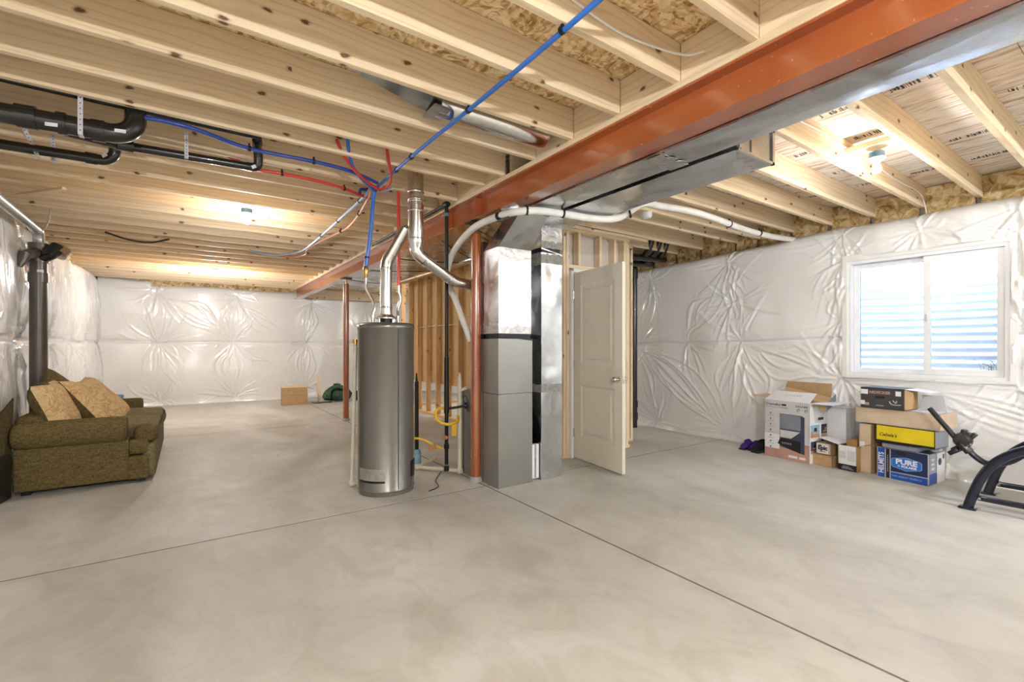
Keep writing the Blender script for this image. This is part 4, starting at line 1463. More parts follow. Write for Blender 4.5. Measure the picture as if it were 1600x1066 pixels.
# ABS drainage under the joists, upper left
dp = thing('drain_pipe', 'thick black drain pipe with curved elbow hung under the left joists', 'drain pipe', (-.8, 3.53, 2.45))
MB().tube([(-1.40, 3.545, 2.435), (-.40, 3.535, 2.45)], .052, 24).build('pipe', M['abs'], dp)
for xa, xb in ((-.74, -.66), (-.58, -.54), (-.44, -.38)):
    MB().tube([(xa, 3.537, 2.447), (xb, 3.535, 2.449)], .060, 24).build('coupling', M['abs'], dp)
MB().tube([(-.40, 3.535, 2.45), (-.34, 3.535, 2.452), (-.285, 3.535, 2.475), (-.25, 3.537, 2.525), (-.245, 3.54, 2.60), (-.245, 3.545, 2.72)], .053, 20, curve=True).build('elbow', M['abs'], dp)
for (x, zz, rot) in ((-.62, 2.40, 0), (-.335, 2.44, .5)):
    MB().poly([(x, 3.479, zz), (x + .05, 3.479, zz + .005), (x + .05, 3.481, zz + .025), (x, 3.481, zz + .02)], (0, -.002, 0)).build('white_label', M['pw'], dp, 'small white printed label')
dp2 = thing('drain_pipe', 'slim black drain loop joining the thick pipe and turning back at its far end', 'drain pipe', (0, 3.8, 2.5))
MB().tube([(-.56, 3.62, 2.44), (-.36, 3.78, 2.475)], [.03, .032], 18).build('wye_branch', M['abs'], dp2)
MB().tube([(-.36, 3.78, 2.475), (-.28, 3.81, 2.485)], .036, 18).build('coupling', M['abs'], dp2)
MB().tube([(-.30, 3.815, 2.485), (.36, 3.80, 2.497)], .027, 18).build('pipe', M['abs'], dp2)
MB().tube([(.35, 3.80, 2.497), (.395, 3.80, 2.50), (.42, 3.79, 2.52), (.42, 3.77, 2.58), (.41, 3.74, 2.62), (.40, 3.66, 2.64)], .030, 16, curve=True).build('elbow', M['abs'], dp2)
MB().tube([(.42, 3.70, 2.635), (.40, 3.56, 2.63), (-1.35, 3.50, 2.613)], .022, 14).build('upper_run', M['abs'], dp2)
MB().poly([(.385, 3.768, 2.475), (.41, 3.768, 2.49), (.40, 3.768, 2.51), (.375, 3.768, 2.495)], (0, -.002, 0)).build('white_label', M['pw'], dp2, 'small white printed label')
dp3 = thing('drain_pipe', 'lower black drain pipe with up-turned elbow at the left edge of the ceiling', 'drain pipe', (-.8, 4.27, 2.5))
MB().tube([(-1.40, 4.275, 2.49), (-.52, 4.25, 2.50)], .032, 20).build('pipe', M['abs'], dp3)
MB().tube([(-.56, 4.25, 2.50), (-.50, 4.25, 2.50)], .038, 20).build('coupling', M['abs'], dp3)
MB().tube([(-.52, 4.25, 2.50), (-.46, 4.25, 2.505), (-.415, 4.245, 2.54), (-.405, 4.24, 2.60), (-.405, 4.24, 2.72)], .034, 18, curve=True).build('elbow', M['abs'], dp3)
MB().poly([(-.465, 4.21, 2.505), (-.44, 4.21, 2.525), (-.45, 4.21, 2.545), (-.475, 4.21, 2.525)], (0, -.002, 0)).build('white_label', M['pw'], dp3, 'small white printed label')
for nm, x, y, z0, dx, lab in (('pipe_strap', -.49, 3.478, 2.392, 0, 'perforated white hanger strap around the thick black pipe'),
                              ('pipe_strap', -.80, 4.235, 2.455, -.07, 'slanted perforated hanger strap on the lower black pipe'),
                              ('pipe_strap', -.74, 4.315, 2.46, .0, 'grey hanger strap behind the lower black pipe'),
                              ('pipe_strap', -.01, 3.772, 2.468, 0, 'perforated hanger strap around the slim drain loop')):
    t = thing(nm, lab, 'strap', (x, y, z0))
    mb = MB()
    mb.hexa([(x, y - .001, z0), (x + .022, y - .001, z0), (x + .022, y + .001, z0), (x, y + .001, z0), (x + dx, y - .001, JB + .05), (x + dx + .022, y - .001, JB + .05), (x + dx + .022, y + .001, JB + .05), (x + dx, y + .001, JB + .05)])
    mb.box((x, y, z0 - .002), (x + .022, y + .06, z0))
    mb.build('band', M['pg'], t)
    mb = MB()
    for k in range(8):
        f = (k + .6) / 8
        mb.box((x + dx * f + .008, y - .0022, z0 + f * (JB + .04 - z0)), (x + dx * f + .014, y - .001, z0 + f * (JB + .04 - z0) + .005))
    mb.build('hole', M['iron'], t)['kind'] = 'stuff'

# waste stack at the left wall
ws = thing('waste_stack', 'dark vertical waste stack against the left wall behind the sofa', 'drain pipe', (-1.245, 6.73, 0))
MB().tube([(-1.245, 6.73, .02), (-1.245, 6.73, 2.2)], .070, 24).build('pipe', M['stack'], ws)
for z0, z1, r_ in ((1.88, 1.98, .080), (2.08, 2.28, .082)):
    MB().tube([(-1.245, 6.73, z0), (-1.245, 6.73, z1)], r_, 24).build('coupling', M['stack'], ws)
MB().tube([(-1.245, 6.73, 2.12), (-1.14, 6.64, 2.17), (-1.10, 6.70, 2.25)], [.06, .06, .065], 20).build('cleanout_branch', M['abs'], ws)
MB().tube([(-1.095, 6.70, 2.18), (-1.06, 6.74, 2.24)], .075, 20).build('cleanout_cap', M['chrome'], ws)
MB().tube([(-1.245, 6.73, 2.19), (-1.30, 6.50, 2.12), (-1.33, 6.48, 2.0)], [.06, .05, .02], 16).build('bracket', M['stack'], ws)
MB().rbox((-1.22, 6.661, 1.99), (.05, .01, .03), .003, 2).build('white_label', M['pw'], ws)
hp = thing('overhead_pipe', 'light grey pipe running along the top of the left wall to the stack', 'pipe', (-1.245, 5.0, 2.38))
MB().tube([(-1.24, 2.0, 2.435), (-1.245, 6.68, 2.41)], .043, 20).build('pipe', M['grey'], hp)
MB().tube([(-1.245, 6.64, 2.411), (-1.245, 6.70, 2.40), (-1.245, 6.73, 2.33), (-1.245, 6.73, 2.27)], .048, 18, curve=True).build('elbow', M['grey'], hp)
MB().tube([(-1.10, 6.42, 2.60), (-1.12, 6.45, 2.48), (-1.155, 6.5, 2.40)], .007, 8).build('hanger_hook', M['chrome'], hp)

# black stack right of the door with its fittings
bs = thing('waste_stack', 'glossy black vertical drain stack between the corner post and the right wall', 'drain pipe', (5.58, 4.80, 0))
MB().tube([(5.58, 4.80, .0), (5.58, 4.80, 2.42)], .046, 20).build('pipe', M['abs'], bs)
for z0, z1 in ((.12, .22), (.30, .40), (2.25, 2.40)):
    MB().tube([(5.58, 4.80, z0), (5.58, 4.80, z1)], .056, 20).build('coupling', M['abs'], bs)
MB().tube([(5.58, 4.80, 2.38), (5.58, 4.80, 2.46), (5.56, 4.70, 2.49), (5.56, 4.45, 2.47)], .048, 18, curve=True).build('elbow', M['abs'], bs)
for k, (a, b_) in enumerate((((4.9, 4.62, 2.40), (5.75, 4.62, 2.46)), ((5.1, 4.45, 2.48), (5.80, 4.42, 2.50)))):
    MB().tube([a, b_], .045, 18).build('cross_run', M['abs'], bs)
for k, x in enumerate((5.35, 5.52, 5.68)):
    MB().tube([(x, 4.45, 2.50), (x + .02, 4.40, 2.55), (x + .02, 4.35, 2.62), (x + .02, 4.30, 2.74)], .044, 16, curve=True).build('elbow', M['abs'], bs)
    MB().tube([(x - .04, 4.45, 2.49), (x - .03, 4.45, 2.495)], .052, 16).build('clamp_ring', M['chrome'], bs)

# ------------------------------------------------------------------ lamps
def lamp(x, y, z, label, power, col=None):
    t = thing('bulb_lampholder', label, 'lamp', (x, y, z), 'bare bulb lampholders on the joists')
    mb = MB()
    mb.lathe((x, y, z), [(0, .0), (.05, 0), (.05, .045), (0, .045)], 8)
    mb.build('junction_box', M['box'], t, 'blue plastic junction box')
    pb_ = MB().lathe((x, y, z), [(0, -.022), (.03, -.022), (.045, -.010), (.056, 0), (0, 0)], 28).build('porcelain_base', M['dim'], t)
    MB().lathe((x, y, z - .02), [(.012, 0), (.014, -.015), (.028, -.045), (.030, -.06), (.024, -.078), (.010, -.087), (0, -.088)], 20).build('bulb', M['bulb'], pb_, 'lit bare bulb')
    L = bpy.data.lights.new('bulb_light', 'POINT')
    L.energy = power
    L.color = col or BULB_COL
    L.shadow_soft_size = .05
    lo = bpy.data.objects.new('bulb_light', L)
    COL.objects.link(lo)
    lo.location = (x, y, z - .24)
    return t


lamp(.50, 5.40, 2.56, 'nearest lit bulb under the left joists', BULB_W * .5)
lamp(.42, 9.74, 2.56, 'farthest lit bulb near the back wall', BULB_W * 1.7)
lamp(4.16, 1.31, 2.60, 'lit bulb between the right-hand joists near the window', BULB_W * .35)
lamp(.10, -1.25, 2.50, 'added fill bulb under the joists behind the camera on the left', BULB_W * 4.4, (.95, .97, 1.0))  # unseen bulb added to fill the near end with light
lamp(4.3, -1.9, 2.50, 'added fill bulb under the joists behind the camera on the right', BULB_W * 3.6, (.86, .93, 1.0))  # second unseen bulb, added as cooler fill for the right side
lamp(4.7, 8.2, 2.56, 'lit bulb beyond the partition studs', BULB_W)
sd = thing('smoke_detector', 'round white smoke detector under the right-hand joists', 'smoke detector', (3.85, 3.16, 2.56))
MB().lathe((3.85, 3.16, 2.545), [(0, -.02), (.04, -.02), (.058, -.005), (.062, .02), (.062, .04), (0, .04)], 28).build('body', M['dim'], sd)
MB().lathe((3.85, 3.16, 2.545), [(.043, -.021), (.047, -.021), (.047, -.017), (.043, -.017)], 28).build('vent_ring', M['pg'], sd)

# ------------------------------------------------------------------ sofa
so = thing('sofa', 'low olive green chenille sofa with rolled arms against the left wall', 'sofa', (-.7, 6.3, 0))
SY0, SY1 = 5.38, 7.35


def arm_profile(y_out, s):
    """closed profile in (y,z): outer face at y_out, s=+1 inward direction"""
    p = []
    for a in range(-70, 215, 15):
        p.append((.085 + .135 * math.cos(R(180 - a)) * 1.0 - .02, .485 + .115 * math.sin(R(180 - a))))
    return [(y_out + s * a, z) for a, z in p]


def arm(y_out, s, name='arm'):
    mb = MB()
    pr_ = arm_profile(y_out, s)
    xs_ = [-1.155, -1.14, -1.10, -.50, -.455, -.435]
    sc_ = [.80, .95, 1, 1, .96, .82]
    cy_ = sum(p[0] for p in pr_) / len(pr_)
    cz_ = sum(p[1] for p in pr_) / len(pr_)
    n = len(pr_)
    vs = [(x, cy_ + (p[0] - cy_) * k, cz_ + (p[1] - cz_) * k) for x, k in zip(xs_, sc_) for p in pr_]
    fs = [(i * n + j, i * n + (j + 1) % n, (i + 1) * n + (j + 1) % n, (i + 1) * n + j) for i in range(len(xs_) - 1) for j in range(n)]
    fs += [tuple(range(n)), tuple((len(xs_) - 1) * n + j for j in reversed(range(n)))]
    mb.add(vs, fs, 0, True)
    return mb.build(name, M['sofa'], so)


arm(SY0, 1)
arm(SY1, -1)
MB().rbox((-.785, SY0 + .10, .215), (.73, .20, .36), .02, 3).build('side_panel', M['sofa'], so)
MB().rbox((-.785, SY1 - .10, .215), (.73, .20, .36), .02, 3).build('side_panel', M['sofa'], so)
MB().rbox((-.355, SY0 + .10, .175), (.16, .20, .13), .03, 3).build('front_corner', M['sofa'], so)
MB().rbox((-.355, SY0 + .10, .32), (.15, .19, .14), .035, 3).build('front_corner', M['sofa'], so)
MB().rbox((-.355, SY0 + .10, .08), (.16, .20, .10), .02, 3).build('front_corner', M['sofa'], so)
MB().rbox((-.70, (SY0 + SY1) / 2, .20), (.80, SY1 - SY0 - .18, .32), .03, 3).build('base', M['sofa'], so)
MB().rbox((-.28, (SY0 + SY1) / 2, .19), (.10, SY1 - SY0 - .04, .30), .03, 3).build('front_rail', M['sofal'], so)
MB().rbox((-1.06, (SY0 + SY1) / 2, .42), (.20, SY1 - SY0 - .1, .46), .06, 4).build('back', M['sofa'], so)
for k, (ya, yb) in enumerate(((SY0 + .22, 6.36), (6.37, SY1 - .22))):
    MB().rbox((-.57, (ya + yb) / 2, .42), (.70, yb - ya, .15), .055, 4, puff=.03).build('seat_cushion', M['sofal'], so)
MB().rbox((-.31, SY0 + .135, .425), (.16, .22, .15), .05, 4).build('seat_cushion_ear', M['sofa'], so)
for k, (ya, yb) in enumerate(((SY0 + .14, 6.36), (6.37, SY1 - .14))):
    MB().rbox((-.96, (ya + yb) / 2, .57), (.20, yb - ya, .24), .07, 4, puff=.03).build('back_cushion', M['sofa'], so)
for x in (-1.08, -.34):
    for y in (SY0 + .08, SY1 - .08):
        MB().box((x - .03, y - .03, 0), (x + .03, y + .03, .045)).build('foot', M['iron'], so)


def pillow(name, label, c, w_, h_, th, rot, face, back_, tuft=.0):
    t = thing(name, label, 'pillow', c, 'loose pillows on the sofa')
    N = 18
    Mx = rot.to_4x4()
    for side in (1, -1):
        mb = MB()
        vs = []
        for i in range(N + 1):
            for j in range(N + 1):
                u, v = -1 + 2 * i / N, -1 + 2 * j / N
                e = max(0, (1 - u ** 4)) ** .55 * max(0, (1 - v ** 4)) ** .55
                z = side * th * .5 * e * (1 + .06 * math.sin(7 * u + 3 * v))
                k = 1 - .07 * (1 - abs(u)) * (abs(v) ** 3)
                k2 = 1 - .07 * (1 - abs(v)) * (abs(u) ** 3)
                p = Vector((u * w_ / 2 * k2, v * h_ / 2 * k, z))
                vs.append(tuple((Mx @ p) + Vector(c)))
        fs = [(i * (N + 1) + j, (i + 1) * (N + 1) + j, (i + 1) * (N + 1) + j + 1, i * (N + 1) + j + 1) for i in range(N) for j in range(N)]
        mb.add(vs, fs, 0, True)
        mb.build('front_cover' if side == 1 else 'back_cover', face if side == 1 else back_, t, 'floral tan side' if side == 1 else 'olive green side')
    return t


def basis(n, up):
    n = Vector(n).normalized()
    up = Vector(up)
    v = (up - n * up.dot(n)).normalized()
    u = v.cross(n)
    return Matrix((u, v, n)).transposed()


pillow('throw_pillow', 'tan floral pillow with curled corner nearest the near arm', (-.94, 5.66, .68), .46, .48, .19, basis((.93, -.17, .36), (-.38, .0, 1)), M['floral'], M['sofa'])
pillow('throw_pillow', 'dark olive pillow back behind the nearest floral pillow', (-1.02, 5.84, .68), .46, .46, .16, basis((.7, .25, .2), (-.4, .0, 1)), M['sofa'], M['sofa'])
pillow('throw_pillow', 'middle floral pillow leaning with its olive side showing', (-.80, 6.02, .665), .54, .56, .19, basis((.80, .13, .58), (-.8, .0, .9)), M['floral'], M['sofa'])
pillow('throw_pillow', 'olive pillow with pointed corner rising behind the middle pillow', (-1.0, 6.35, .72), .46, .46, .15, basis((.8, -.2, .3), (.1, .75, 1)), M['sofa'], M['sofa'])
pillow('throw_pillow', 'far floral pillow slumped across the seat', (-.72, 6.50, .66), .60, .58, .19, basis((.74, -.06, .64), (-.9, .0, .8)), M['floral'], M['sofa'])
bk = MB().rbox((-.68, 7.27, .628), (.13, .08, .05), .012, 2).build('blue_cloth_bundle', M['psk'])
tag(bk, 'small blue cloth lying on the far sofa arm', 'cloth')
# loose dust cover / panel leaning at the left end
dc = thing('leaning_panel', 'dark brown fabric covered panel leaning behind the near sofa arm', 'panel', (-1.2, 5.45, 0))
MB().hexa([(-1.195, 5.18, 0), (-1.165, 5.40, 0), (-1.17, 5.46, 0), (-1.25, 5.24, 0), (-1.245, 5.20, .56), (-1.15, 5.44, .80), (-1.165, 5.47, .80), (-1.28, 5.24, .56)]).build('cover', M['drab'], dc)
MB().hexa([(-1.18, 5.20, .02), (-1.145, 5.345, .02), (-1.148, 5.36, .02), (-1.19, 5.215, .02), (-1.18, 5.20, .37), (-1.145, 5.345, .37), (-1.148, 5.36, .37), (-1.19, 5.215, .37)]).build('opening', M['black'], dc)

# ------------------------------------------------------------------ cardboard boxes by the window
def frame(p, q, depth, h):
    """front edge p->q on the floor plane (seen from outside, left to right)"""
    p = Vector(p)
    q = Vector(q)
    u = (q - p).normalized()
    n = u.cross(Vector((0, 0, 1)))        # outward normal of the front
    return p, u, -n, (q - p).length


PAN = {}


def carton(name, label, p, q, depth, h, mats, group=None, open_top=False, wall=.006):
    """mats: (front, side, back/other). returns thing, front Face, right Face, dims"""
    if name != 'appliance_carton' and p[0] > 5:
        L0 = math.hypot(q[0] - p[0], q[1] - p[1]) * 1.07
        p = (q[0] + .10 * L0, q[1] + .995 * L0, p[2])
    p, u, d, L = frame(p, q, depth, h)
    t = thing(name, label, 'box', p, group)
    Z = Vector((0, 0, h))

    def slab(a, b_, c, e, th, m, nm):
        MB().poly([a, b_, c, e], th, 0).build(nm, m, t)
    q_ = p + u * L
    r_ = q_ + d * depth
    s_ = p + d * depth
    slab(p, q_, q_ + Z, p + Z, d * wall, mats[0], 'front_panel')
    slab(q_, r_, r_ + Z, q_ + Z, -u * wall, mats[1], 'side_panel')
    slab(s_, p, p + Z, s_ + Z, u * wall, mats[1], 'side_panel')
    slab(r_, s_, s_ + Z, r_ + Z, -d * wall, mats[2], 'back_panel')
    slab(p, q_, r_, s_, Vector((0, 0, wall)), mats[2], 'bottom_panel')
    if not open_top:
        mid = d * (depth / 2)
        slab(p + Z, q_ + Z, q_ + Z + mid - d * .002, p + Z + mid - d * .002, Vector((0, 0, -wall)), mats[2], 'top_flap')
        slab(p + Z + mid + d * .002, q_ + Z + mid + d * .002, r_ + Z, s_ + Z, Vector((0, 0, -wall)), mats[2], 'top_flap')
    F1 = Face(p, u, (0, 0, 1))
    Fr = Face(q_, d, (0, 0, 1))
    ch = {c.name.split('.')[0] + str(i): c for i, c in enumerate(bpy.data.objects) if c.parent == t}
    ch = list(ch.values())
    F1.obj = [c for c in ch if c.name.startswith('front')][0]
    Fr.obj = [c for c in ch if c.name.startswith('side')][0]
    PAN[t.name] = (F1, Fr)
    return t, F1, Fr, L


def pr(t, name, F, rects, mat, k=.001):
    mb = MB()
    for r_ in rects:
        F.rect(mb, *r_, k=k)
    return mb.build(name, mat, F.obj)


# big white appliance carton
t, F1, F2_, L = carton('appliance_carton', 'tall open white carton printed with a dark appliance picture', (5.364, 2.734, 0), (5.308, 2.247, 0), .38, .63,
                       (M['pg'], M['pw'], M['cardb']), open_top=True)
pr(t, 'rose_band', F1, [(0.002, .003, L - .002, .19)], M['pr'], .0008)
pr(t, 'pale_panel', F1, [(0.002, .10, .17, .26)], M['pw'], .0012)
mb = MB()
F1.shape(mb, [(.175, .135), (.44, .085), (.44, .475), (.405, .49), (.175, .49)], .0016)
mb.build('printed_appliance', M['psl'], t)
pr(t, 'printed_appliance_face', F1, [(.18, .33, .40, .485)], M['psg'], .0022)
mb = MB()
F1.shape(mb, [(.18, .315), (.395, .315), (.30, .235), (.18, .235)], .0022)
mb.build('printed_tray', M['pg'], t)
mb = MB()
F1.shape(mb, [(.15, .16), (.40, .09), (.40, .215), (.18, .225)], .0026)
mb.build('printed_base', M['pkk'], t)
text(t, 'printed_dock_mark', 'Ctttt', .045, F1.p(.25, .165), F1.u, F1.v, M['psg'], .0032) if False else pr(t, 'printed_vents', F1, [(.20 + .022 * k, .165, .213 + .022 * k, .185) for k in range(5)], M['psg'], .0032)
pr(t, 'white_badge', F1, [(.27, .03, .365, .055), (.385, .03, .45, .055)], M['pw'], .0016)
text(t, 'lettering', 'DreameBot', .036, F1.p(.015, .585), F1.u, F1.v, M['pk'], .0015, 'LEFT', bold=.0006)
pr(t, 'pill_mark', F1, [(.195, .578, .245, .596)], M['pkk'], .0014)
text(t, 'small_print', 'Robot Vacuum and Mop with Base', .018, F1.p(.015, .556), F1.u, F1.v, M['pk'], .0015, 'LEFT')
text(t, 'lettering', 'DREAME', .028, F1.p(.41, .585), F1.u, F1.v, M['pk'], .0015, bold=.0008, space=1.25)
mb = MB()
for cx in (.375, .455):
    mb.tube([F1.p(cx + .013 * math.cos(a_ / 10 * 5.2 - .3), .545 + .013 * math.sin(a_ / 10 * 5.2 - .3), .001) for a_ in range(11)], .0028, 5)
mb.build('round_icons', M['pk'], t)
for k in range(7):
    b0 = .485 - .062 * k
    mb = MB()
    mb.tube([F1.p(.07, b0, .0006), F1.p(.07, b0, .0018)], .011, 10)
    mb.build('feature_icon', M['psg'], t)
    pr(t, 'small_print', F1, [(.035, b0 - .027, .075, b0 - .023), (.079, b0 - .027, .11, b0 - .023)], M['psg'], .0014)
# right side pictures
mb = MB()
F2_.shape(mb, [(.05, .62), (.33, .62), (.27, .50), (.20, .42), (.10, .42)], .0008)
mb.build('grey_shape', M['pg'], t)
pr(t, 'dark_badge', F2_, [(.15, .448, .25, .475)], M['pkk'], .0016)
pr(t, 'dark_badge', F2_, [(.17, .595, .21, .625)], M['pk'], .0016)
text(t, 'small_print', 'DreameBot', .025, F2_.p(.03, .60), F2_.u, F2_.v, M['pk'], .0016, 'LEFT')
for (a, b_, c, d_, m1, m2) in ((.02, .27, .18, .40, 'psk', 'po'), (.21, .27, .35, .40, 'pkk', 'pr'), (.02, .10, .18, .23, 'psl', 'pr'), (.21, .12, .35, .25, 'pk', 'po')):
    pr(t, 'picture', F2_, [(a, b_, c, d_)], M[m1], .0012)
    pr(t, 'picture_detail', F2_, [(a, b_, c, b_ + .035), (a + .03, b_ + .05, a + .09, b_ + .065)], M[m2], .0020)
    pr(t, 'picture_detail', F2_, [(a + .06, b_ + .06, a + .11, b_ + .10)], M['pkk' if m1 != 'pkk' else 'psg'], .0020)
# flaps
P_ = F1.o
U_ = F1.u
D_ = F2_.u
Zh = Vector((0, 0, .63))
ffl = MB().poly([P_ + Zh, P_ + U_ * L + Zh, P_ + U_ * (L - .02) + D_ * .17 + Zh + Vector((0, 0, .09)), P_ + U_ * .03 + D_ * .17 + Zh + Vector((0, 0, .09))], (0, 0, .004)).build('front_flap', M['pw'], t)
FLp = Face(P_ + Zh + Vector((0, 0, .0045)), U_, D_ * .17 + Vector((0, 0, .09)))
text(ffl, 'flap_lettering', 'D R E A M E', .034, FLp.p(L * .53, .11), FLp.u, FLp.v, M['psg'], .0015)
MB().poly([P_ + Zh, P_ + D_ * .36 + Zh, P_ + D_ * .33 - U_ * .19 + Zh + Vector((0, 0, .03)), P_ + D_ * .05 - U_ * .19 + Zh + Vector((0, 0, .03))], (0, 0, .004)).build('side_flap', M['cardl'], t)
MB().poly([P_ + U_ * L + Zh, P_ + U_ * L + D_ * .36 + Zh, P_ + U_ * (L + .22) + D_ * .34 + Zh + Vector((0, 0, .02)), P_ + U_ * (L + .20) + D_ * .06 + Zh + Vector((0, 0, -.005))], (0, 0, .004)).build('side_flap', M['pw'], t)
MB().poly([P_ + U_ * L + D_ * .39 + Zh, P_ + U_ * .0 + D_ * .39 + Zh, P_ + D_ * .42 + Zh + Vector((0, 0, .19)), P_ + U_ * L + D_ * .42 + Zh + Vector((0, 0, .19))], D_ * .004).build('back_flap', M['cardb'], t)
# packing tray sticking out of the carton
tr = thing('packing_tray', 'tilted brown cardboard packing tray sticking out of the tall open carton', 'packaging', (5.6, 2.35, .62))
O = P_ + U_ * .10 + D_ * .16 + Vector((0, 0, .60))
eu = (U_ * .50 + Vector((0, 0, -.06))).normalized()
ed = (D_ + Vector((0, 0, .55))).normalized()
MB().poly([O + Vector((0, 0, .10)), O + eu * .47 + Vector((0, 0, .08)), O + eu * .47, O], ed * .012).build('tray_front', M['cardb'], tr)
MB().poly([O + Vector((0, 0, .10)), O + eu * .47 + Vector((0, 0, .08)), O + eu * .47 + ed * .12 + Vector((0, 0, .08)), O + ed * .12 + Vector((0, 0, .10))], (0, 0, .005)).build('tray_top', M['cardb'], tr)
MB().poly([O + eu * .47 + Vector((0, 0, .08)), O + eu * .47, O + eu * .47 + ed * .20, O + eu * .47 + ed * .20 + Vector((0, 0, .08))], eu * .005).build('tray_end', M['psg'], tr)
MB().poly([O + eu * .2 + Vector((0, 0, -.05)), O + eu * .30 + Vector((0, 0, -.05)), O + eu * .30 + Vector((0, 0, .04)), O + eu * .2 + Vector((0, 0, .04))], ed * .03).build('inner_block', M['cardl'], tr)

# white translucent storage box / flap behind
t, f_, g_, l_ = carton('white_carton', 'plain white carton half hidden behind the tall printed carton', (5.62, 2.20, .25), (5.60, 2.02, .25), .17, .33, (M['pw'], M['pw'], M['pw']))
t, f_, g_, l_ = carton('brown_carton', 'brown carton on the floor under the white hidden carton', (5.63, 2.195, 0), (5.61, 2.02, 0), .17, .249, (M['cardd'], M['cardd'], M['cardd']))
# small cartons
t, f_, g_, l_ = carton('small_carton', 'small plain brown carton on the floor under the lettered one', (5.33, 2.235, 0), (5.345, 2.055, 0), .20, .115, (M['cardb'], M['cardb'], M['cardb']))
t, f_, g_, l_ = carton('small_carton', 'small carton with white label reading Epic on the brown carton', (5.35, 2.205, .116), (5.365, 2.075, .116), .16, .115, (M['cardl'], M['cardb'], M['cardb']))
pr(t, 'white_label', f_, [(.006, .008, .118, .107)], M['pw'], .0012)
text(t, 'lettering', 'Epic', .058, f_.p(.064, .064), f_.u, f_.v, M['pkk'], .0022, bold=.003, sx=.95)
pr(t, 'ink_marks', f_, [(.03, .082, .055, .094), (.036, .026, .092, .031)], M['pkk'], .0020)
# white / black carton
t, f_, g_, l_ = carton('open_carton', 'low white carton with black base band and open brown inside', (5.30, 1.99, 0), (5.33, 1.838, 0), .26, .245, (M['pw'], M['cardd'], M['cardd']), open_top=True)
pr(t, 'black_band', f_, [(.0, .002, l_, .062)], M['pkk'], .0012)
pr(t, 'small_print', f_, [(.035, .018, .14, .022), (.035, .030, .12, .034), (.045, .042, .10, .045)], M['pg'], .0022)
pr(t, 'faint_label', f_, [(.01, .12, .07, .19), (.085, .10, .155, .20)], M['pg'], .0012)
for (a, dz, ln, mt) in ((0, .03, .20, 'pw'), (1, .05, .12, 'cardd')):
    b0 = f_.p(0 if a == 0 else l_, .245)
    s_ = -1 if a == 0 else 1
    MB().poly([b0, b0 + g_.u * .25, b0 + g_.u * .22 + f_.u * s_ * ln + Vector((0, 0, dz)), b0 + g_.u * .04 + f_.u * s_ * ln + Vector((0, 0, dz))], (0, 0, .004)).build('side_flap', M[mt], t)
mb = MB()
mb.box((5.38, 1.86, .10), (5.52, 1.94, .30))
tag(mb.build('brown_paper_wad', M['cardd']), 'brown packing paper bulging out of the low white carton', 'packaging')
# upright narrow carton
t, f_, g_, l_ = carton('upright_carton', 'narrow upright tan carton beside the blue printed one', (5.33, 1.81, 0), (5.40, 1.742, 0), .30, .475, (M['cardl'], M['cardb'], M['cardb']))
pr(t, 'round_sticker', f_, [(.003, .245, .048, .30)], M['pw'], .0012)
# blue HELMETS carton
hB = .277
t, f_, g_, l_ = carton('blue_carton', 'blue carton lettered HELMETS at the bottom of the stack', (5.257, 1.655, 0), (5.336, 1.303, 0), .16, hB, (M['pn'], M['psg'], M['pk']))
pr(t, 'blue_side_band', f_, [(.004, .004, .060, hB - .004)], M['pb'], .0012)
pr(t, 'black_band', f_, [(.072, .004, .096, hB - .006)], M['pkk'], .0012)
pr(t, 'white_rule', f_, [(.062, 0, .068, hB), (.100, 0, .106, hB), (.106, .062, l_ - .004, .068), (l_ - .006, 0, l_, hB), (0, hB - .004, l_, hB), (0, 0, .004, hB)], M['pg'], .0018)
pr(t, 'blue_foot_band', f_, [(.107, .004, l_ - .006, .060)], M['pb'], .0012)
tf = Face(f_.p(.033, .03), f_.v, -f_.u)
text(t, 'lettering', 'HELMETS', .058, f_.p(.034, .135), f_.v, -f_.u, M['pw'], .0022, bold=.0016, sx=.82)
text(t, 'small_print', 'RIDING GEAR', .016, f_.p(.084, .14), f_.v, -f_.u, M['pg'], .0022) if False else pr(t, 'small_print', f_, [(.082, .06 + .02 * k, .086, .074 + .02 * k) for k in range(8)], M['pg'], .0020)
mb = MB()
hexo = [(.122, .115), (.222, .092), (.325, .115), (.340, .125), (.340, .185), (.325, .195), (.222, .215), (.122, .195), (.112, .185), (.112, .125)]
F_ = f_
F_.shape(mb, hexo, .0018)
mb.build('badge_outline', M['psk'], t)
mb = MB()
cxh, cyh = .226, .154
F_.shape(mb, [(cxh + (a - cxh) * .955, cyh + (b_ - cyh) * .90) for a, b_ in hexo], .0026)
mb.build('badge_field', M['pbb'], t)
text(t, 'lettering', 'PURE', .062, f_.p(.226, .168), f_.u, f_.v, M['pw'], .0034, bold=.0028, sx=1.12)
text(t, 'lettering', 'POLARIS', .027, f_.p(.245, .128), f_.u, f_.v, M['pw'], .0034, bold=.0014, sx=1.1)
mb = MB()
mb.tube([f_.p(.170, .131, .002), f_.p(.170, .131, .0034)], .010, 12)
mb.build('round_emblem', M['psk'], t)
text(t, 'small_print', 'PARTS  GARMENTS  ACCESSORIES', .0155, f_.p(.227, .032), f_.u, f_.v, M['psk'], .0022, bold=.0004, sx=.95)
pr(t, 'hand_hole', f_, [(.15, .232, .225, .255)], M['pkk'], .0014)
pr(t, 'blue_side_print', g_, [(.02, .01, .15, .10)], M['pb'], .0012)
pr(t, 'side_lettering', g_, [(.05, .13, .11, .15), (.05, .17, .11, .19), (.05, .21, .11, .23)], M['pg'], .0012)
pB = Vector((5.336, 1.303, 0)) + g_.u * .163
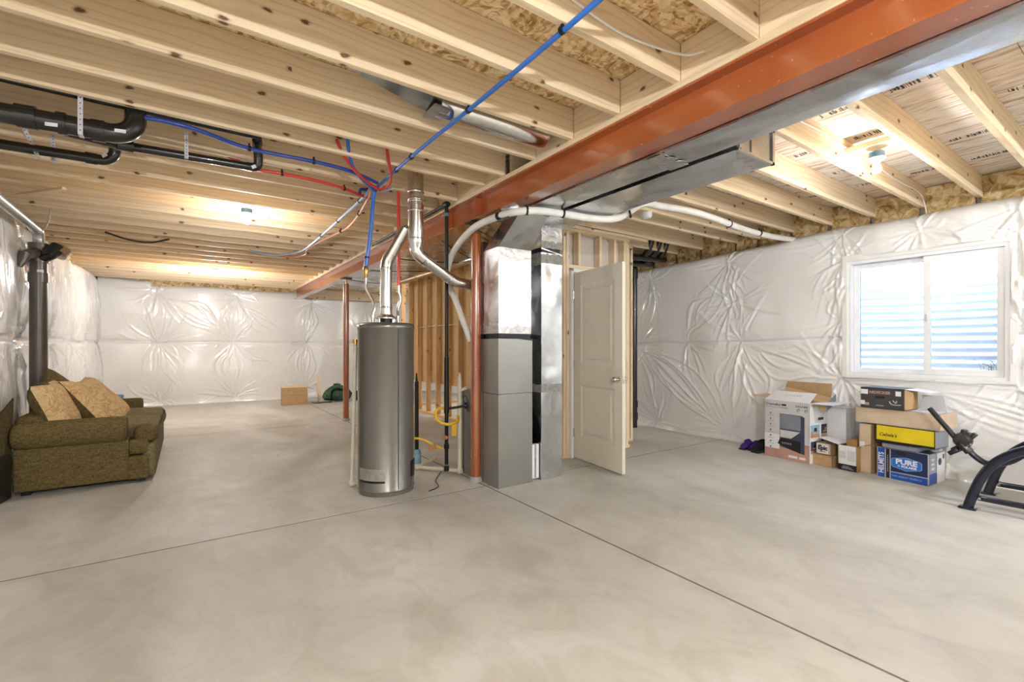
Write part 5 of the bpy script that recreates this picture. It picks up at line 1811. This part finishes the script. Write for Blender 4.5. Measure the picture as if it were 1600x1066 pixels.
t, f_, g_, l_ = carton('white_carton', 'white carton with round picture behind the blue lettered one', tuple(pB - f_.u * .36), tuple(pB), .17, .272, (M['pw'], M['pw'], M['pw']))
mb = MB()
mb.tube([g_.p(.06, .19, .0), g_.p(.06, .19, .002)], .032, 16)
mb.build('round_picture', M['pk'], t)
pr(t, 'dark_mark', g_, [(.12, .21, .15, .25)], M['pk'], .0012)
# slate lid under yellow box
t, f_, g_, l_ = carton('slate_box', 'flat slate grey box between the blue carton and the yellow box', (5.268, 1.62, .279), (5.325, 1.375, .279), .28, .044, (M['psg'], M['psg'], M['pk']))
# yellow box
t, f_, g_, l_ = carton('yellow_box', 'long yellow shoe-type box with script lettering in the stack', (5.247, 1.665, .325), (5.345, 1.262, .325), .27, .160, (M['py'], M['psg'], M['pk']))
pr(t, 'black_edge', f_, [(0, 0, l_, .020), (0, 0, .006, .16), (l_ - .006, 0, l_, .16), (0, .155, l_, .16)], M['pkk'], .0014)
text(t, 'lettering', "Cabela's", .042, f_.p(.025, .072), f_.u, f_.v, M['pkk'], .0016, 'LEFT', shear=.35, bold=.0006)
# long tan carton
t, f_, g_, l_ = carton('long_carton', 'long tan carton lying across the top of the yellow box', (5.235, 1.83, .486), (5.355, 1.232, .486), .36, .150, (M['cardl'], M['cardl'], M['pw']))
# dark boot carton, open end to the right
t, f_, g_, l_ = carton('charcoal_carton', 'charcoal printed carton on top of the stack with its end open', (5.30, 1.80, .637), (5.355, 1.475, .637), .26, .195, (M['pk'], M['cardd'], M['pk']))
text(t, 'lettering', 'NIDECKER', .036, f_.p(.158, .150), f_.u, f_.v, M['pr'], .0014, bold=.0014)
pr(t, 'hand_hole', f_, [(.122, .096, .198, .118)], M['pkk'], .0014)
pr(t, 'white_sticker', f_, [(.002, .130, .062, .175), (.002, .028, .036, .068), (.283, .128, .325, .172)], M['pw'], .0014)
pr(t, 'brown_sticker', f_, [(.037, .024, .072, .050)], M['po'], .0014)
pr(t, 'small_print', f_, [(.128, .026, .190, .031)], M['pg'], .0014)
mb = MB()
mb.tube([f_.p(.235, .075, .001), f_.p(.248, .052, .001), f_.p(.275, .045, .001), f_.p(.325, .048, .001)], .0035, 5, curve=True)
mb.tube([f_.p(.262, .085, .001), f_.p(.285, .062, .001), f_.p(.292, .085, .001)], .003, 5, curve=True)
mb.build('line_drawing', M['pg'], t)
e0 = f_.p(l_, 0)
MB().poly([e0 + Vector((0, 0, .005)), e0 + f_.u * .05 + g_.u * .03 + Vector((0, 0, .02)), e0 + f_.u * .06 + g_.u * .03 + Vector((0, 0, .10)), e0 + f_.u * .05 + g_.u * .03 + Vector((0, 0, .17)), e0 + Vector((0, 0, .19))], g_.u * .004).build('end_flap', M['cardb'], t)
MB().poly([e0 + Vector((0, 0, .193)), e0 + g_.u * .24 + Vector((0, 0, .193)), e0 + g_.u * .22 + f_.u * .18 + Vector((0, 0, .175)), e0 + g_.u * .03 + f_.u * .18 + Vector((0, 0, .175))], (0, 0, .003)).build('top_end_flap', M['pw'], t)
# grey plastic bag leaning by it
MB_ = MB()
MB_.poly([e0 + g_.u * .24 + f_.u * .03 + Vector((0, 0, .001)), e0 + g_.u * .24 + f_.u * .22 + Vector((0, 0, .001)), e0 + g_.u * .25 + f_.u * .19 + Vector((0, 0, .14)), e0 + g_.u * .25 + f_.u * .04 + Vector((0, 0, .14))], g_.u * .01)
tag(MB_.build('grey_card_sheet', M['pg']), 'pale grey card standing at the open end of the charcoal carton', 'packaging')

# shoes beside the tall carton
for (x, y, m_, lab, s) in ((5.50, 3.02, 'purple', 'purple training shoe lying nearest the plastic wall', 1.0), (5.52, 2.93, 'purple', 'second purple training shoe beside the first', .95), (5.48, 2.84, 'shoe', 'black shoe against the tall white carton', 1.25)):
    t = thing('shoe', lab, 'shoe', (x, y, 0))
    MB().rbox((x, y, .012 * s), (.22 * s, .075 * s, .022 * s), .010, 3).build('sole', M['black'], t)
    mb = MB()
    mb.tube([(x - .10 * s, y, .035 * s), (x - .05 * s, y, .042 * s), (x + .0, y, .052 * s), (x + .05 * s, y, .062 * s), (x + .095 * s, y, .06 * s)], [.022 * s, .034 * s, .036 * s, .038 * s, .030 * s], 14, curve=True)
    mb.build('upper', M[m_], t)
    mb = MB()
    mb.tube([(x + .02 * s + .035 * s * math.cos(a), y + .024 * s * math.sin(a), .095 * s + .01 * math.cos(a)) for a in [i * math.pi / 6 for i in range(13)]], .009 * s, 8)
    mb.build('collar', M[m_], t)

# ------------------------------------------------------------------ exercise machine frame (right edge)
em = thing('exercise_bench', 'navy black tubular exercise machine frame at the right edge of the floor', 'exercise machine', (5.1, .5, 0))
def leg(x):
    mb = MB()
    pts = [(x, .955, .012), (x, .925, .12), (x, .885, .24), (x, .82, .36), (x, .72, .455), (x, .58, .525), (x, .38, .57), (x, .10, .60), (x, -.3, .60)]
    mb.tube(pts, .031, 16, curve=True)
    return mb
for x in (4.84, 5.46):
    lg_ = leg(x).build('bent_leg', M['mach'], em)
    MB().rbox((x, .955, .008), (.075, .10, .014), .004, 2).build('foot_plate', M['mach'], em)
    MB().tube([(x + .01, .90, .095), (x + .01, -.6, .095)], .022, 14).build('floor_rail', M['mach'], em)
    MB().tube([(x, -.6, 0.012), (x, -.6, .60)], .028, 14).build('rear_leg', M['mach'], em)
    for (y, z) in ((.60, .555), (.44, .595), (.885, .13), (.885, .06)):
        MB().tube([(x - .034, y, z - .03), (x - .042, y, z - .03)], .009, 10).build('bolt', M['chrome'], lg_)
MB().tube([(4.84, -.1, .60), (5.46, -.1, .60)], .025, 12).build('cross_bar', M['mach'], em)
MB().tube([(4.84, .50, .54), (5.46, .50, .54)], .022, 12).build('cross_bar', M['mach'], em)
MB().rbox((5.15, -.05, .67), (.30, .9, .08), .03, 3).build('seat_pad', M['black'], em)
MB().tube([(5.10, .505, .54), (5.10, .66, .455), (5.10, .78, .35), (5.10, .885, .315), (5.10, .95, .345), (5.10, 1.02, .42), (5.10, 1.06, .47)], .022, 14, curve=True).build('pedal_arm', M['mach'], em)
hd = MB()
hd.lathe((5.05, 1.035, .475), [(0, 0), (.040, 0), (.056, .02), (.060, .06), (.045, .10), (0, .105)], 22, axis='X')
hd.build('pivot_hub', M['dark'], em, 'grey metal pivot hub')
MB().rbox((5.10, 1.045, .415), (.09, .12, .05), .012, 2, Matrix.Rotation(R(-38), 3, 'X')).build('pivot_bracket', M['mach'], em)
MB().rbox((5.06, 1.075, .385), (.11, .07, .035), .008, 2, Matrix.Rotation(R(-38), 3, 'X')).build('foot_pedal', M['black'], em)
MB().rbox((5.11, .99, .50), (.05, .035, .09), .008, 2, Matrix.Rotation(R(40), 3, 'X')).build('clamp_plate', M['black'], em)
for (y, z) in ((1.02, .405), (1.00, .43), (.98, .455), (1.045, .395)):
    MB().tube([(5.05, y, z), (5.045, y, z)], .007, 8).build('bolt', M['chrome'], em)
for k, (y, z, a) in enumerate(((1.005, .515, 25), (1.03, .535, 10))):
    MB().rbox((5.11, y, z), (.07, .035, .05), .008, 2, Matrix.Rotation(R(a), 3, 'X')).build('clamp_plate', M['black'], em)
MB().rbox((5.08, 1.02, .425), (.13, .035, .10), .008, 2, Matrix.Rotation(R(-38), 3, 'X')).build('pivot_plate', M['black'], em)
MB().tube([(5.10, 1.075, .48), (5.12, 1.245, .705)], .020, 12).build('handle_bar', M['black'], em)

# ------------------------------------------------------------------ small things along the back wall
def abox(name, label, x0, y0, x1, y1, h, rot=0.0):
    pass


t, f_, g_, l_ = carton('brown_carton', 'open brown cardboard carton standing alone near the back wall', (1.62, 10.75, 0), (2.12, 10.68, 0), .34, .36, (M['cardb'], M['cardb'], M['cardb']), open_top=True)
MB().poly([f_.p(0, .20, .001), f_.p(l_, .20, .001), f_.p(l_, .205, .001), f_.p(0, .205, .001)], f_.n * .001).build('crease_line', M['cardd'], t)
MB().poly([f_.p(l_, .36), f_.p(l_, .36) + g_.u * .3, f_.p(l_ + .13, .30) + g_.u * .25, f_.p(l_ + .13, .30) + g_.u * .05], (0, 0, .005)).build('side_flap', M['cardb'], t)
MB().poly([f_.p(0, .36), f_.p(l_, .36), f_.p(l_ - .02, .40) + g_.u * .10, f_.p(.04, .40) + g_.u * .10], (0, 0, .005)).build('front_flap', M['cardl'], t)
pp = thing('wooden_post', 'short pale wooden post on a black base plate by the back wall', 'post', (2.41, 10.85, 0))
MB().box((2.25, 10.70, 0), (2.62, 10.95, .02)).build('base_plate', M['black'], pp)
board('post', (2.40, 10.86, .02), (2.375, 10.86, .54), .06, .06, M['pine'], pp, (0, 1, 0))
gb = thing('duffel_bag', 'green nylon duffel bag slumped by the back wall', 'bag', (2.8, 10.85, 0))
mb = MB()
mb.tube([(2.48, 10.85, .08), (2.58, 10.85, .14), (2.74, 10.85, .19), (2.90, 10.85, .175), (3.06, 10.85, .11)], [.05, .13, .185, .17, .08], 20, curve=True)
mb.build('bag_body', M['nylon'], gb)
MB().tube([(2.60, 10.70, .05), (2.62, 10.68, .24), (2.72, 10.66, .30), (2.86, 10.68, .26)], .022, 8, curve=True).build('strap', M['shoe'], gb)
MB().tube([(2.70, 10.85, .36), (2.76, 10.84, .395), (2.82, 10.85, .36)], [.04, .012, .04], 10).build('bag_peak', M['nylon'], gb)
kb = thing('black_case', 'black bag behind the far red column', 'bag', (3.3, 10.8, 0))
MB().rbox((3.38, 10.8, .11), (.42, .25, .215), .04, 3).build('bag_body', M['shoe'], kb)
MB().tube([(3.25, 10.66, .08), (3.28, 10.65, .19), (3.34, 10.66, .10)], .014, 8, curve=True).build('handle', M['pg'], kb)
kb = thing('black_case', 'small black tool case seen low between the studs', 'case', (4.9, 8.0, 0))
MB().rbox((4.80, 8.3, .17), (.26, .3, .33), .03, 3).build('case_body', M['shoe'], kb)
MB().tube([(4.75, 8.12, .33), (4.78, 8.10, .40), (4.86, 8.12, .33)], .012, 8, curve=True).build('handle', M['iron'], kb)
# floor cable and a scrap on the slab behind the heater
line('cable', 'thin dark cable lying on the slab beside the heater', 'cable', [(1.68, 3.65, .005), (1.80, 3.72, .005), (1.86, 3.9, .005), (2.0, 4.1, .005), (2.15, 4.3, .005)], .004, M['iron'])
tag(MB().box((2.60, 6.98, .0), (2.78, 7.10, .03)).build('scrap_block', M['iron']), 'small dark scrap lying on the slab before the stud wall', 'scrap')
